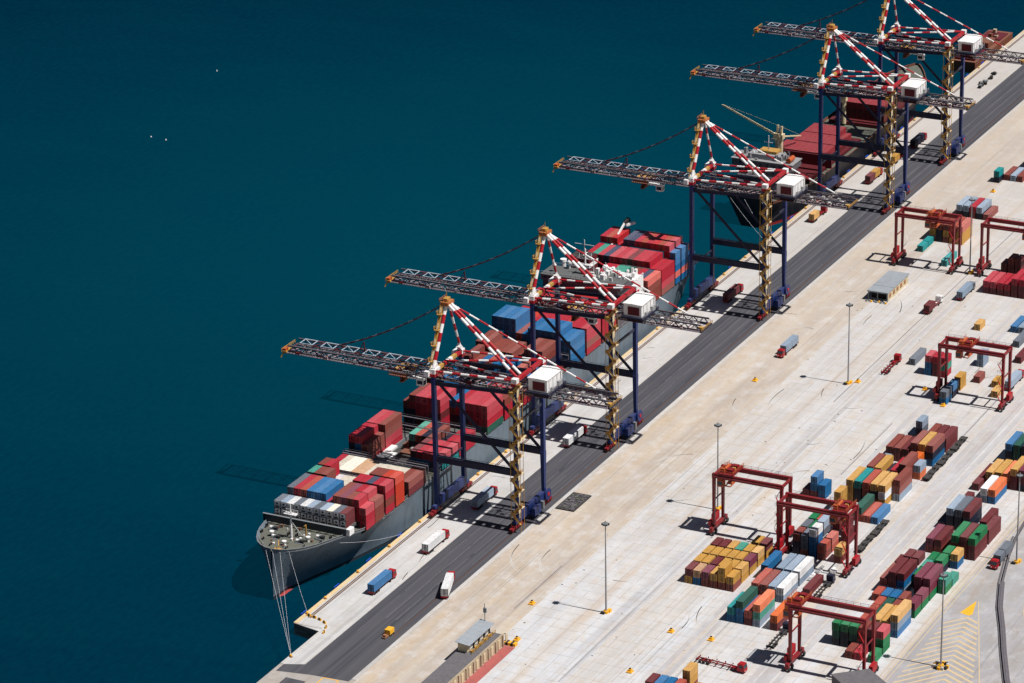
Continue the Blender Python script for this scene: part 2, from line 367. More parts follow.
# ------------------------------------------------------------------ quay furniture
def fender():
    r=empty('quay_fender'); b=MB()
    b.box(-1.6,0,-1.7,1.6,.35,1.7); b.box(-1.7,.0,-1.8,1.7,.1,1.8); b.build('panel',M['blue'],r)
    b=MB(); b.tube((-.8,-.95,0),(-.8,0,0),.55,0,10); b.tube((.8,-.95,0),(.8,0,0),.55,0,10); b.build('rubber_cone',M['dark'],r); return r
fp=fender(); FX=[-84.7+21.6*i for i in range(31)]
occ=lambda x: (-50<x<232) or (286<x<515)
cnt=0
for i,x in enumerate(FX):
    if x>4 and occ(x) and x<280 : continue
    o=fp if cnt==0 else copy_tree(fp)
    o.location=(x,3.75,-1.9); cnt+=1
    tag(o,['blue fender panel','blue fender panel'][0]+(' nearest the notched end of the quay' if i==0 else ' second from the notched end, below the blue truck' if i==1 else ' third from the notched end, beside the ship bow' if i==2 else ' on the quay face between the moored ships and beyond'),'fender','fenders on the quay face')
def bollard():
    r=empty('bollard'); b=MB(); b.tube((0,0,0),(0,0,.55),.28,0,10,.22); b.tube((0,0,.55),(0,0,.8),.42,0,10,.36); b.build('post',M['ybright'],r)
    b=MB(); b.tube((0,0,0),(0,0,.08),.55,0,12); b.build('base',M['rust'],r); return r
bp=bollard(); bl=[(-114.5,-8.9+.3),(-86,1.8)]+[(-74+21.6*i,1.9) for i in range(30)]
for i,(x,y) in enumerate(bl):
    o=bp if i==0 else copy_tree(bp); o.location=(x,y,.16 if y>0 else .14)
    tag(o,'mooring bollard holding the bow lines at the end of the quay' if i==0 else 'mooring bollard at the inner corner by the notch' if i==1 else 'small yellow mooring bollard in the row along the quay coping','bollard','bollards along the quay')
def barrier_block(kind=0):
    r=empty('safety_barrier'); b=MB()
    b.add([(-1,-.35,0),(1,-.35,0),(1,.35,0),(-1,.35,0),(-1,-.12,.9),(1,-.12,.9),(1,.12,.9),(-1,.12,.9)],[(0,3,2,1),(4,5,6,7),(0,1,5,4),(1,2,6,5),(2,3,7,6),(3,0,4,7)])
    b.build('body',M['ybright'],r); b=MB()
    b.add([(-.45,-.37,0),(.45,-.37,0),(.45,.37,0),(-.45,.37,0),(-.45,-.14,.92),(.45,-.14,.92),(.45,.14,.92),(-.45,.14,.92)],[(0,3,2,1),(4,5,6,7),(0,1,5,4),(1,2,6,5),(2,3,7,6),(3,0,4,7)])
    b.build('black_stripe',M['dark'],r); return r
bp=barrier_block()
sp=[(-87.0,.6,90,'row closing off the quay corner'),(-87.5,-1.7,80,'row closing off the quay corner'),(-88.2,-4,70,'row closing off the quay corner'),(-89.4,-6.4,60,'row closing off the quay corner'),(-92,-8.4,20,'row closing off the quay corner'),(-95.5,-9.6,10,'row closing off the quay corner')]
for i,(x,y,a,t) in enumerate(sp):
    o=bp if i==0 else copy_tree(bp); o.location=(x,y,.01); o.rotation_euler.z=math.radians(a); o.scale=(.75,.9,.9)
    tag(o,'yellow and black barrier in the short line that closes off the quay corner','barrier','barriers closing off the quay corner')
ys=[(-49.6,-60.2,'lone yellow block on the haul lane left of the nearest light mast'),(-74.7,-67.3,'yellow and black block at the end of the red paving'),(-79.9,-108.7,'yellow block at the bottom edge left of the lowest containers'),(-49.5,-108.9,'yellow block left of the pair between yellow stacks and empty trailer truck'),(-49.5,-122.6,'yellow block just above the empty trailer truck'),
    (152.9,-52.3,'yellow block beside the red truck cab on the haul lane'),(167.1,-87.3,'yellow block at the foot of the mast beside the drain'),(170.1,-112.4,'yellow block left of the gantry with the grey containers'),(158.5,-123.6,'yellow block in front of the grey and navy stack'),(388.1,-62.5,'yellow block beside the far pale grey containers')]
for i,(x,y,t) in enumerate(ys):
    r=empty('marker_block',(x,y,.01)); b=MB(); b.box(-1.3,-1.1,0,1.3,1.1,.5,0); b.box(-.7,-.6,.5,.9,.6,1.25,0); b.box(-.3,-.3,1.25,.4,.3,1.7,1); b.build('body',[M['ybright'],M['dark']],r)
    tag(r,t,'marker block','yellow marker blocks in the yard'); r.scale=(.8,.8,.8)
# ------------------------------------------------------------------ mooring lines
def line(name,p,q,label,sag=1.5,rr=.1,n=10):
    b=MB(); p=V(p);q=V(q); pr=None
    for i in range(n+1):
        t=i/n; c=p.lerp(q,t); c.z-=sag*4*t*(1-t)
        if pr is not None: b.tube(pr,c,rr,0,5,caps=False)
        pr=c
    return tag(b.build(name,M['rope']),label,'rope','mooring lines of the large ship')
for i,(p,q,t) in enumerate([((-74.4,23.2,13.6),(-114.5,-8.6,.8),'leftmost mooring rope from the bow down to the quay end'),((-74.8,20.4,13.6),(-114.5,-8.5,.8),'second mooring rope from the left at the bow'),
    ((-74.2,18,13.6),(-114.4,-8.6,.8),'third mooring rope from the left at the bow'),((-72.6,15.6,13.6),(-86,1.8,.9),'mooring rope from the bow to the quay corner bollard'),
    ((-58,5,12.6),(-21.9,2.1,1),'long spring rope from the bow forward along the grey hull')]): line('mooring_rope',p,q,t,sag=.8,rr=.055)

# ------------------------------------------------------------------ containers
HC=2.6
def cont_mesh(L,W_=2.44,H=2.59):
    b=MB(); p=.55; d=.05; n=int((L-.3)/p); x0=.15
    p=(L-.3)/n
    prof=[]
    for i in range(n):
        a=x0+i*p; prof+=[(a,0),(a+p*.3,0),(a+p*.5,d),(a+p*.8,d)]
    prof.append((x0+n*p,0))
    for s in (0,1):
        vs=[]
        for x,dd in prof:
            y=-W_+dd+.02 if s==0 else -dd-.02
            vs+=[(x,y,.14),(x,y,H-.10)]
        fs=[]
        for i in range(len(prof)-1):
            q=(2*i,2*i+2,2*i+3,2*i+1); fs.append(q if s==0 else q[::-1])
        b.add(vs,fs,0)
    vs=[]; 
    for x,dd in prof: vs+=[(x,-W_+.06,H-.02-dd*.4),(x,-.06,H-.02-dd*.4)]
    b.add(vs,[(2*i,2*i+2,2*i+3,2*i+1) for i in range(len(prof)-1)],0)
    # frame
    for y in (-W_,-.14):
        b.box(0,y,0,L,y+.14,.15,0); b.box(0,y,H-.12,L,y+.14,H,0)
        for x in (0,L-.16): b.box(x,y,.15,x+.16,y+.14,H-.12,0)
    for x in (0,L-.16):
        b.box(x,-W_+.14,0,x+.16,-.14,.15,0); b.box(x,-W_+.14,H-.12,x+.16,-.14,H,0)
    b.box(.08,-W_+.14,.15,.12,-.14,H-.12,0); b.box(L-.12,-W_+.14,.15,L-.08,-.14,H-.12,0)
    b.box(.2,-W_+.14,.05,L-.2,-.14,.12,0)
    # corner castings and forklift pockets
    for x in (-.01,L-.17):
        for y in (-W_-.01,-.17):
            for z in (0,H-.12): b.box(x,y,z,x+.18,y+.18,z+.125,1)
    return b
def door_mesh(H=2.59,W_=2.44):
    b=MB()
    for k in range(4):
        y=-.38-k*.56; b.box(-.02,y-.05,.12,.07,y+.05,H-.12,1); b.box(-.03,y-.14,1.0,.07,y+.14,1.1,1)
    b.box(.0,-W_/2-.03,.15,.078,-W_/2+.03,H-.12,1)
    for z in (.6,1.3,2.0): b.box(.04,-W_+.2,z-.03,.078,-.2,z+.03,0)
    return b
def reefer_mesh(H=2.59,W_=2.44):
    b=MB(); b.box(-.03,-W_+.16,.2,.078,-.16,H-.15,0); b.box(-.05,-W_+.45,1.25,.0,-.45,2.2,1); b.box(-.05,-W_+.5,.35,.0,-.5,.9,2); b.tube((-.07,-1.22,1.72),(-.05,-1.22,1.72),.38,2,12)
    return b
PROT={}
def proto_mesh(kind):
    if kind in PROT: return PROT[kind]
    if kind in (20,40): o=cont_mesh(6.06 if kind==20 else 12.19).build('shipping_container',[CM['Y'],M['dark']])
    elif kind=='door': o=door_mesh().build('door_gear',[CM['Y'],M['dark']])
    elif kind=='reefer': o=reefer_mesh().build('cooling_unit',[M['boxw'],M['white'],M['dark']])
    me=o.data; bpy.data.objects.remove(o); PROT[kind]=me; return me
NCONT=[0]
def container(x,y,z,L,ck,label,group,door=True,reefer=False,rz=0,lighter=None):
    me=proto_mesh(L); o=bpy.data.objects.new('shipping_container',me); COL.objects.link(o)
    o.location=(x,y,z); o.rotation_euler.z=rz
    o.material_slots[0].link='OBJECT'; o.material_slots[0].material=CM[ck]
    tag(o,label,'container',group)
    if reefer or door:
        k='reefer' if reefer else 'door'
        d=bpy.data.objects.new('cooling_unit' if reefer else 'door_gear',proto_mesh(k)); COL.objects.link(d); d.parent=o
        if not reefer: d.material_slots[0].link='OBJECT'; d.material_slots[0].material=CM[ck]
    o['ci']=NCONT[0]; NCONT[0]+=1
    return o
ORD=['first','second','third','fourth','fifth','sixth','seventh','eighth','ninth','tenth','eleventh','twelfth','thirteenth','fourteenth','fifteenth','sixteenth','seventeenth','eighteenth','nineteenth','twentieth']
PX=2.92
def place_bays(bays,y0,pitch,zb,group,labeler,jit=.06,keep_all=False,reefer_bays=()):
    """bays: list of (x, length, {slot:[colours bottom..top]}, phrase). Only boxes with an exposed top, near end or landward side are built."""
    def hs(x,y):   # height in tiers of a stack covering point
        h=0
        for bx,L,sl,ph in bays:
            ll=6.06 if L==20 else 12.19
            if bx<=x<=bx+ll:
                for s,cs in sl.items():
                    yy=y0-s*pitch
                    if yy-2.44<=y<=yy: h=max(h,len(cs))
        return h
    for bi,(x,L,sl,ph) in enumerate(bays):
        ll=6.06 if L==20 else 12.19
        order=sorted(sl)
        for ri,s in enumerate(order):
            cs=sl[s]; y=y0-s*pitch
            hr=hs(x+ll/2,y-1.22-pitch); hr=min(hr,hs(x+1,y-1.22-pitch),hs(x+ll-1,y-1.22-pitch))
            hn=hs(x-1.8,y-1.22)
            for t,ck in enumerate(cs):
                top=(t==len(cs)-1)
                if not(top or t>=hr or t>=hn or keep_all): continue
                z=zb[bi] if isinstance(zb,(list,tuple)) else zb
                dx=random.uniform(-jit,jit); dy=random.uniform(-jit,jit)*.6
                container(x+dx,y+dy,z+t*HC+.01*(t+1),L,ck,labeler(CC[ck][0],t,top,ri,ph,len(order)),group,door=(t>=hn),reefer=(bi in reefer_bays))
def yard_label(c,t,top,ri,ph,n):
    tt='ground' if t==0 else ORD[t]
    return f"{c} container, {tt} tier, {ORD[ri]} row from the water, {ph}"
X=lambda k:-15.1+6.8*k
def B20(x,cols,ph,L=20): return (x,L,cols,ph)
blockA=[
 (X(0),20,{0:'YM',1:'BA',2:'NP',3:'NY',4:'NYY',5:'NY'},'front bay of yellow block'),
 (X(1),20,{0:'YY',1:'YY',2:'YM',3:'YY',4:'YY',5:'YY'},'second bay of yellow block'),
 (X(2),20,{0:'YY',1:'YY',2:'YY',3:'YY',4:'YY',5:'YP'},'third bay of yellow block'),
 (X(3),20,{0:'YM',1:'NM',2:'YY',3:'YT',4:'YY',5:'YY'},'fourth bay of yellow block'),
 (X(4),20,{4:'YY',5:'YM'},'rear bay of yellow block'),
 (64.2,20,{3:'M',4:'MBB',5:'BB'},'lone blue stack left of mixed block'),
]
random.seed(11)
G1='containers in the yard row nearest the road'
place_bays(blockA,-98.4,PX,.01,G1,yard_label)
farA=[(190.7,40,{0:'G'},'long box right of mast'),(183.8,20,{3:'BBR',4:'MMR',5:'RTR'},'red stack behind middle gantry'),(233.9,20,{3.5:'Y'},'lone box beyond middle gantry'),
 (272.8,40,{0:'MR',1:'MR',2:'MR',3:'MR',4:'MMR',5:'MMR'},'crimson block beside white truck'),(294.2,20,{0:'MM',1:'MMN',2:'MMM'},'stack behind crimson block')]
place_bays(farA,-98.4,PX,.01,G1,yard_label)
block2=[
 (-35.3,40,{0:'BC',1:'BBD',2:'MS',3:'LTO',5:'MO'},'front bay of orange block'),
 (-16.0,40,{0:'NS',1:'NN',2:'LL',3:'LW'},'middle bay of orange block'),
 (-8.2,40,{5:'M'},'right end of orange block'),
 (-2.3,40,{-.8:'KB',1:'GL',2:'GL',3:'LW'},'rear bay of orange block'),
 (X(5),20,{0:'KKN',1:'NGG',2:'BBBW',3:'NS',5:'NY'},'front bay under second gantry'),
 (X(6),20,{0:'NNG',1:'NNE',2:'GGGL',3:'SS'},'second bay under second gantry'),
 (X(7),20,{0:'NNE',1:'NNS',2:'GLLL',3:'MMM',4:'MM'},'third bay under second gantry'),
 (X(8),20,{1:'NS',2:'GL',3:'GM'},'fourth bay under second gantry'),
 (55.6,20,{0:'YYY'},'stack before long mixed block'),
 (52.4,40,{3:'SD',4:'S',5:'B'},'row before long mixed block'),
 (66.8,40,{0:'YYY',1:'KKC',2:'KNS',3:'NKY',4:'YWY'},'front bay of mixed block'),
 (73.0,40,{5:'LNN'},'front bay of mixed block'),
 (85.9,40,{0:'NN',1:'NY',2:'K',3:'KR'},'second bay of mixed block'),
 (86.3,40,{4:'NNN'},'second bay of mixed block'),
 (92.9,20,{5:'OL'},'middle of mixed block'),
 (99.0,20,{4:'NO',0:'L'},'middle of mixed block'),
 (104.6,40,{0:'NN',1:'NN',2:'NM'},'fourth bay of mixed block'),
 (105.4,40,{3:'KNN',4:'KYY',5:'BKN'},'fifth bay of mixed block'),
 (118.5,20,{1:'KL',2:'KGGL'},'rear bay of mixed block'),
 (118.9,40,{3:'MN',4:'NM',5:'MM'},'last bay of mixed block'),
]
G2='containers in the second yard row'
place_bays(block2,-122.0,PX,.01,G2,yard_label)
far2=[(159.2,20,{0:'BG'},'grey front stack under middle gantry'),(166.6,20,{0:'KB'},'navy stack under middle gantry'),(174.6,20,{0:'YY'},'yellow stack under middle gantry'),(199.3,20,{0:'LL'},'pale stack below gantry trolley'),
 (184,20,{1.4:'N'},'loose box under middle gantry'),(182.3,20,{4:'Y'},'far loose box under middle gantry'),(173.2,20,{5:'Y'},'near loose box under middle gantry'),
 (237.3,40,{0:'B',1:'L'},'pair at right edge'),(223.3,40,{2:'G'},'single box at right edge'),(208.4,40,{4:'M'},'lowest box at right edge')]
place_bays(far2,-122.0,PX,.01,G2,yard_label)
M_bl=[(-92.6,20,{0:'NM',1:'NB',2:'BB',3:'NS',5:'YY'},'front bay cut by picture bottom'),(-85.8,20,{3.2:'NYY'},'yellow stack at picture bottom')]
place_bays(M_bl,-119.6,PX,.01,G2,yard_label)
block3=[
 (-43.6,20,{2.4:'N',3.4:'R',5:'E'},'low front bay of green block'),
 (-36.9,20,{0:'KDE',1:'KKE',2:'KDE',3:'NNN',4:'KKM',5:'EER'},'second bay of green block'),
 (-24.4,40,{3:'NY',4:'NY',5:'BLY'},'third bay of green block'),
 (-21.5,40,{1:'S',2:'D'},'third bay of green block'),
 (-9.0,20,{1:'S',2:'D',3:'N',5:'EP'},'fourth bay of green block'),
 (-2.3,20,{0:'S',1:'B',2:'B',3:'N',5:'EP'},'fifth bay of green block'),
 (4.6,40,{0:'KN',1:'KNM',2:'LBM',4:'KPP',5:'EPP'},'sixth bay of green block'),
 (11.2,20,{3:'KE',6:'ET'},'middle of green block'),
 (17.8,20,{0:'MM',1:'MMM',2:'LLM',3:'KT',6:'T'},'seventh bay of green block'),
 (24.0,20,{4:'KE',3:'KE'},'eighth bay of green block'),(30.6,20,{5:'BY',4:'BE'},'ninth bay of green block'),
 (39,40,{1:'NP',2:'NM',4:'DNE',5:'NNM',6:'MME'},'front bay of maroon block'),
 (52.8,40,{6:'MM'},'right edge of maroon block'),
 (58.6,40,{0:'K',1:'KKL',2:'KKG',3:'KKM',5:'MM'},'second bay of maroon block'),
 (74,20,{0:'M',1:'MM'},'third bay of maroon block'),
 (84.1,40,{2:'LW',3:'BO'},'white and orange pair'),
 (92.5,20,{0:'M'},'box left of white one'),
 (98.0,40,{1:'NY',4:'MMY',5:'KMP',6:'NY'},'rear bay at right edge'),
 (98.9,40,{0:'M',2:'YY',3:'NO'},'rear bay at right edge'),
 (118.0,40,{1:'KKB',2:'KDD',3:'KKK',4:'KKK'},'navy block at right edge'),
]
G3='containers in the yard row nearest the access road'
place_bays(block3,-158.0,PX,.01,G3,yard_label)
block0=[(306.8,20,{0:'C'},'teal box under far gantry'),(313.2,20,{0:'C'},'teal box behind it'),(294.6,40,{5:'C'},'teal box by far gantry leg'),
 (320.8,40,{0:'YYN',1:'KKN',2:'NYN',3:'YNS',4:'YYS'},'tall stack under far gantry'),
 (353,40,{0:'KL',1:'KL',2:'NR',3:'KL',4:'N'},'striped roofs beyond far gantry'),
 (399.9,20,{0:'KC'},'green stack top right'),(404.5,40,{1:'N',2:'L',3:'N'},'low boxes top right'),(423,40,{2:'KG',3:'K',4:'KG'},'dark stack top right'),(440,40,{3:'KG',5:'G'},'last stack top right')]
place_bays(block0,-58.6,PX,.01,'containers in the far seaward yard row',yard_label)
print('yard containers',NCONT[0])

# ------------------------------------------------------------------ ship hull
def lerp_tab(tab,x):
    if x<=tab[0][0]: return tab[0][1]
    for (a,va),(b_,vb) in zip(tab,tab[1:]):
        if x<=b_: t=(x-a)/(b_-a); return va+(vb-va)*t
    return tab[-1][1]
def make_hull(name,root,x0,x1,yc,deckw,waterw,sheer,mats,zw=-4,zb=-7,stations=None,rim=1.1):
    """loft: stations along x, each with bottom, waterline, boot top, and deck edge half-breadths; deck recessed inside a bulwark"""
    b=MB(); rows=[]
    for x in stations:
        hd=lerp_tab(deckw,x); hw=lerp_tab(waterw,x); zd=lerp_tab(sheer,x)
        zs=[zb,zw,zw+1.3,zw+(zd-zw)*.35,zw+(zd-zw)*.65,zd]
        hs=[]
        for z in zs:
            t=max(0,(z-zw)/(zd-zw)); hs.append(hw+(hd-hw)*(t**1.35))
        rows.append((x,zs,hs,zd))
    nl=6; base=len(b.v)
    for side in (-1,1):
        vs=[]
        for x,zs,hs,zd in rows:
            for z,h in zip(zs,hs): vs.append((x,yc+side*h,z))
        for i in range(len(rows)-1):
            for j in range(nl-1):
                q=(i*nl+j,(i+1)*nl+j,(i+1)*nl+j+1,i*nl+j+1)
                if side==1: q=q[::-1]
                b.f.append(tuple(len(b.v)+k for k in q)); b.m.append(1 if j<2 else 0); b.sm.append(True)
        b.v+=vs
    # transom
    x,zs,hs,zd=rows[-1]
    vs=[(x,yc-h,z) for z,h in zip(zs,hs)]+[(x,yc+h,z) for z,h in zip(zs,hs)]
    for j in range(nl-1): b.add(vs,[(j,j+6,j+7,j+1)],1 if j<2 else 0)
    # deck
    dk=MB(); vs=[]
    for x,zs,hs,zd in rows:
        h=max(.0,hs[-1]-.15); vs+=[(x,yc-h,zd-rim),(x,yc+h,zd-rim)]
    dk.add(vs,[(2*i,2*i+2,2*i+3,2*i+1) for i in range(len(rows)-1)],0)
    # bulwark rim thickness
    rm=MB()
    for side in (-1,1):
        for (xa,_,ha,za),(xb,_,hb,zb2) in zip(rows,rows[1:]):
            rm.bar((xa,yc+side*ha[-1],za),(xb,yc+side*hb[-1],zb2),.3,.12,0)
            a0=V((xa,yc+side*(max(0,ha[-1]-.15)),za)); b0=V((xb,yc+side*(max(0,hb[-1]-.15)),zb2)); dn=V((0,0,-rim))
            rm.add([a0,b0,b0+dn,a0+dn],[(0,1,2,3)],0)
    b.build('hull',mats[:2],root); dk.build('deck',mats[2],root); rm.build('bulwark',mats[3],root)

ship=empty('container_ship',(80,21,-4)); tag(ship,'large grey container ship moored along the quay, loaded with mostly red containers','container ship')
def S(b,name,mats,label=None):
    o=b.build(name,mats,None,label); o.parent=ship; o.matrix_parent_inverse=Matrix.Translation((-80,-21,4)); return o
class Par: pass
st=[-74.6,-74.2,-73,-71,-68,-64.5,-60,-55,-51,-47,-42,-36,-30,-22,-12,0,15,40,80,120,160,190,205,218,226,232]
deckw=[(-74.6,0.3),(-74.2,2.6),(-73,4.9),(-71,7.2),(-68,9.3),(-64.5,11.1),(-60,12.7),(-55,14.0),(-51,14.9),(-42,16.1),(205,16.1),(218,15.8),(226,15.2),(232,14.2)]
waterw=[(-74.6,0.0),(-68,.1),(-66,.6),(-57,3.2),(-42,8.0),(-22,13.2),(0,15.9),(15,16.1),(190,16.1),(205,15.0),(218,12.4),(232,9)]
sheer=[(-74.6,14.5),(-66,14.0),(-57,13.6),(-50,12.6),(-42,11.2),(-30,10.0),(-20,9.5),(220,9.5),(232,10.0)]
hr=empty('hull_group') 
make_hull('hull',hr,-76,232,21,deckw,waterw,sheer,[M['hull'],M['hulld'],M['deck'],M['grey']],stations=st,rim=1.0)
for ch in list(hr.children):
    ch.parent=ship; ch.matrix_parent_inverse=Matrix.Translation((-80,-21,4))
bpy.data.objects.remove(hr)
b=MB(); n=10
for (xa,ra),(xb,rb) in (((-73.5,.4),(-72.6,1.6)),((-72.6,1.6),(-70,2.3)),((-70,2.3),(-64,2.4))): b.tube((xa,21,-5.9),(xb,21,-5.9),ra,0,14,rb)
S(b,'bulbous_bow',M['boot'])
b=MB()
for k in range(9):
    z=-3.4+k*.9; b.box(30,4.86,z,30.5,4.895,z+.3)
S(b,'draught_mark',M['white'])
# raked stem filler and breakwater
b=MB(); b.bar((-53,5.4,14.0),(-53,36.6,14.0),.35,2.6)
for y in range(6,37,3): b.bar((-50.6,y,12.6),(-52.8,y,15.0),.2,.4)
S(b,'breakwater',M['hulld'])  # dark colour carries the shade of the face, cap above is lighter
b=MB(); b.box(-53.5,5.4,15.32,-52.7,36.6,15.42); S(b,'breakwater_top',M['grey'])
b=MB(); b.box(-51.6,4.9,12.2,-48.5,6.4,14.4); S(b,'white_locker',M['white'])
# forecastle: windlasses, foremast, bollards
for (wx,wy) in ((-64,16.5),(-64,25.5),(-58.5,12),(-58.5,29.5)):
    b=MB(); b.box(wx-1.0,wy-1.3,12.7,wx+1.0,wy+1.3,13.1,0); b.tube((wx,wy-1.5,13.7),(wx,wy-.3,13.7),.62,1,12); b.tube((wx,wy+.2,13.7),(wx,wy+1.3,13.7),.5,2,12); b.box(wx-.6,wy-.3,13.1,wx+.6,wy+.2,14.2,0)
    S(b,'windlass',[M['grey'],M['dark'],M['white']])
b=MB()
for (x,y) in ((-70,18),(-70,24),(-67,13.4),(-67,28.6),(-62,10),(-62,32),(-57,9),(-57,33),(-66,21),(-60,20),(-60,23)):
    for d in (-.5,.5): b.tube((x+d,y,12.8),(x+d,y,13.9),.28,0,8)
S(b,'deck_bitts',M['dark'])
b=MB()
for (x,y) in ((-62,14.5),(-63,27.5),(-68,20)): b.tube((x,y,12.8),(x,y,14.4),.4,0,8); b.tube((x,y,14.4),(x,y,14.7),.8,0,10)
S(b,'deck_vent',M['white'])
b=MB(); b.tube((-61.5,21,12.7),(-61.5,21,25),.42,0,8,.25); b.box(-62.4,18.8,21.2,-60.6,23.2,21.5,0); b.rail((-62.4,18.8,21.5),(-62.4,23.2,21.5),1,0,1.4,.1); b.rail((-60.6,18.8,21.5),(-60.6,23.2,21.5),1,0,1.4,.1)
b.bar((-61.5,19.6,25),(-61.5,22.4,25),.2,.2); b.bar((-61.5,21,19),(-59,18.4,12.8),.15); b.bar((-61.5,21,19),(-59,23.6,12.8),.15)
S(b,'foremast',M['white'])
b=MB(); b.bar((-71.5,20,12.8),(-71.5,20,16.5),.25); b.bar((-71.5,20,16.4),(-73.0,19.2,15.0),.2); b.bar((-59,17,12.8),(-59,17,17.2),.35); b.bar((-59,17,17),(-61.8,16,18),.2); b.box(-73.6,18.4,13.7,-72.2,20.8,14.1)
S(b,'yellow_davit',M['yel'])
b=MB(); b.rail((-71.6,25.5,13.2),(-66,31,13.0),.9,0,2.4,.07); S(b,'handrail',M['steel']); b=MB(); b.rail((-71.6,16.5,13.2),(-66,11,13.0),.9,0,2.4,.07); S(b,'handrail',M['steel'])
b=MB()
for i in range(46): 
    x=random.uniform(-71,-55); y=21+random.uniform(-1,1)*(x+78)*.52; s=random.uniform(.3,.9); b.box(x,y,12.75,x+s,y+s*.8,12.9+random.random()*.7,random.randint(0,2))
S(b,'deck_gear',[M['rust'],M['dark'],M['white']])

# ship cargo
Y0=36.55; SP=2.47; 
def sl(n0,cols): return {n0+i:c for i,c in enumerate(cols) if c}
def ship_label(c,t,top,ri,ph,n):
    tt='top' if top else ORD[t]
    return f"{c} container, {tt} tier, {ORD[ri]} row from sea, {ph}"
bays=[
 (-47.6,20,{.4:'KG',1.4:'KL',2.4:'KW',3.4:'KG',4.4:'KW',5.4:'KL',6.4:'KG',7.4:'KL',8.4:'KF',9.4:'KG',10.4:'MM'},'bay next to the bow'),
 (-41.2,40,sl(1,['KKMG','KKKR','BNNS','KKBB','KKBB','KKBB','KRR','KRRN','RNNP']),'second bay from bow'),
 (-41.2,20,sl(10,['KRRN','KRRR','RRR']),'front of second bay from bow'),
 (-34.9,20,sl(10,['KRRR','KRRR','NNN']),'back of second bay from bow'),
 (-27.6,20,sl(0,['KNR','KKRT','KKRN','KKNN','KF','KF','KFF','KF','KRRR','KKRR','NKRV','KNNR','RNRR']),'third bay from bow'),
 (-20.6,20,sl(0,['KRR','KRRN','KKRR','KW','KF','KF','KF','KF','KFF','NNRN','NNMN','UUNU','UUUU']),'fourth bay from bow'),
 (-11.4,40,sl(0,['NR','FF','FF','FF','FA','FA','FF','FF','FF','FF','FF','NN','MN']),'white topped bay near bow'),
 (5.2,40,sl(0,['KKKR','KKBR','RNN']),'sea side bay beside open hatch'),
 (18.0,40,sl(0,['KKMR','RRRR','RRNN']),'tall sea side bay by open hatch'),
 (12.8,40,sl(8,['BM','BR','BR','VR','CR']),'quay side bay beside open hatch'),
 (25.6,40,sl(5,['KT','KS','KK','KN','K','K','NR','RR']),'quay side bay behind open hatch'),
 (40.2,40,sl(1,['KKKN','KKKRN','MMRRR','MMRRR','RRMRR','RRMRR']),'tall red bay under first crane'),
 (47.0,40,sl(7,['KKNB','KKRR','KKRR','KRRR','GRRR','DRRR']),'red quay side bay, first crane'),
 (60.6,40,sl(5,['KB','KV','KNB','KNR','NRR','NRR','RRN','RRN']),'bay behind first crane'),
 (62,40,sl(0,['KKNN','KKNN','KKBB']),'sea side bay behind first crane'),
 (74.2,40,sl(6,['KB','KR','KN','KV','NV','RN','RN']),'bay before second crane'),
 (86.6,40,sl(0,['KKN','KKNN','KNN','KKB','KNS','KBB','KS','KBB','KB','KSS','KB','VB','KB']),'blue striped bay'),
 (101,40,sl(0,['KKNN','KKNN','KNN','KNN','KNN','KNN','KN','KNN','KKNN','NNNN','NNNN','NK']),'brown bay before tall blue'),
 (114.2,40,sl(0,['KBBBBB','KBBBBB','KRBBBB','RRBBBB','KKNN','KKBB','KKBBB','KKBBB','KBBBB','BBBBB','BBBBB','BBBB','BBBB']),'tall blue bay, second crane'),
 (128,40,sl(0,['KRRR','KRRR','KRRR','KRRU','KRRR','KRRR','KRNR','KRRR','KRRR','KRRU','RRRR','NRRR','RNRR']),'red bay behind tall blue'),
 (141.6,40,sl(0,['KRRRR','KRRRR','KRRRQ','KRRQQ','KRRRQ','KRRRQ','KRRRN','KRRRQ','KRRRQ','KRRRQ','RRRQ','RRRR','NRRR']),'red bay before the bridge'),
 (182.4,40,sl(4,['KKRR','KRRR','KRRT','NNTT','NNDD','NNRN','NRNR','NRNV','NNNU']),'first bay behind funnel'),
 (195.2,40,sl(0,['RRRRR','RRRRT','RRRRR','RRRRV','RRRRR','RRRRR','RRRRR','RRRRM','RRRRR','RRRRR','RNRRR','RRRR','NRRR']),'second bay behind funnel'),
 (208.2,40,sl(0,['RRRRRR','RRRRRS','RRRRRQ','RRRRR','RRRRRV','RRRRRV','RRRRRR','RRRRRS','RRRRRR','RRRRRQ','RRRRRS','RRRRRR','BUBBB']),'sternmost tall bay'),
 (221.2,20,sl(9,['KRRR','KNNR','BNBN','BVB']),'small bay at the stern'),
]
zbs=[12.6]+[10.0]*(len(bays)-1)
c0=NCONT[0]
random.seed(21)
place_bays(bays,Y0,SP,zbs,'containers on the large ship',ship_label,jit=.04,reefer_bays=(0,))
print('ship containers',NCONT[0]-c0)

# hatch covers, lashing bridges, open hold
b=MB()
for i,(x,L,s,ph) in enumerate(bays):
    if i==0: b.box(-48,8,11.6,-41.6,36.5,12.55); continue
    if 7<=i<=10: continue
    ll=6.3 if L==20 else 12.4
    b.box(x-.1,5.9,8.6,x+ll,36.1,9.95)
b.box(60.4,5.9,8.6,73.4,36.1,9.95); b.box(39.8,5.9,8.6,46.8,36.1,9.94); b.box(182,5.9,8.6,195,36.1,9.94)
S(b,'hatch_cover',M['hatch'])
b=MB(); b.box(4.6,29,8.6,38,36.6,9.9,0); b.box(12.6,5.4,8.6,38,18.8,9.9,0); b.box(4.6,18.8,8.55,5.6,29,10.4,1); b.box(37.4,18.8,8.55,38.2,29,10.4,1); b.box(4.6,28.6,8.6,38.2,29,10.6,1); b.box(5.6,18.4,8.6,38.2,18.8,10.6,1); b.box(5.6,18.8,8.55,37.4,28.6,8.7,2)  # dark slab closes the hatch, painted shade for the open hold
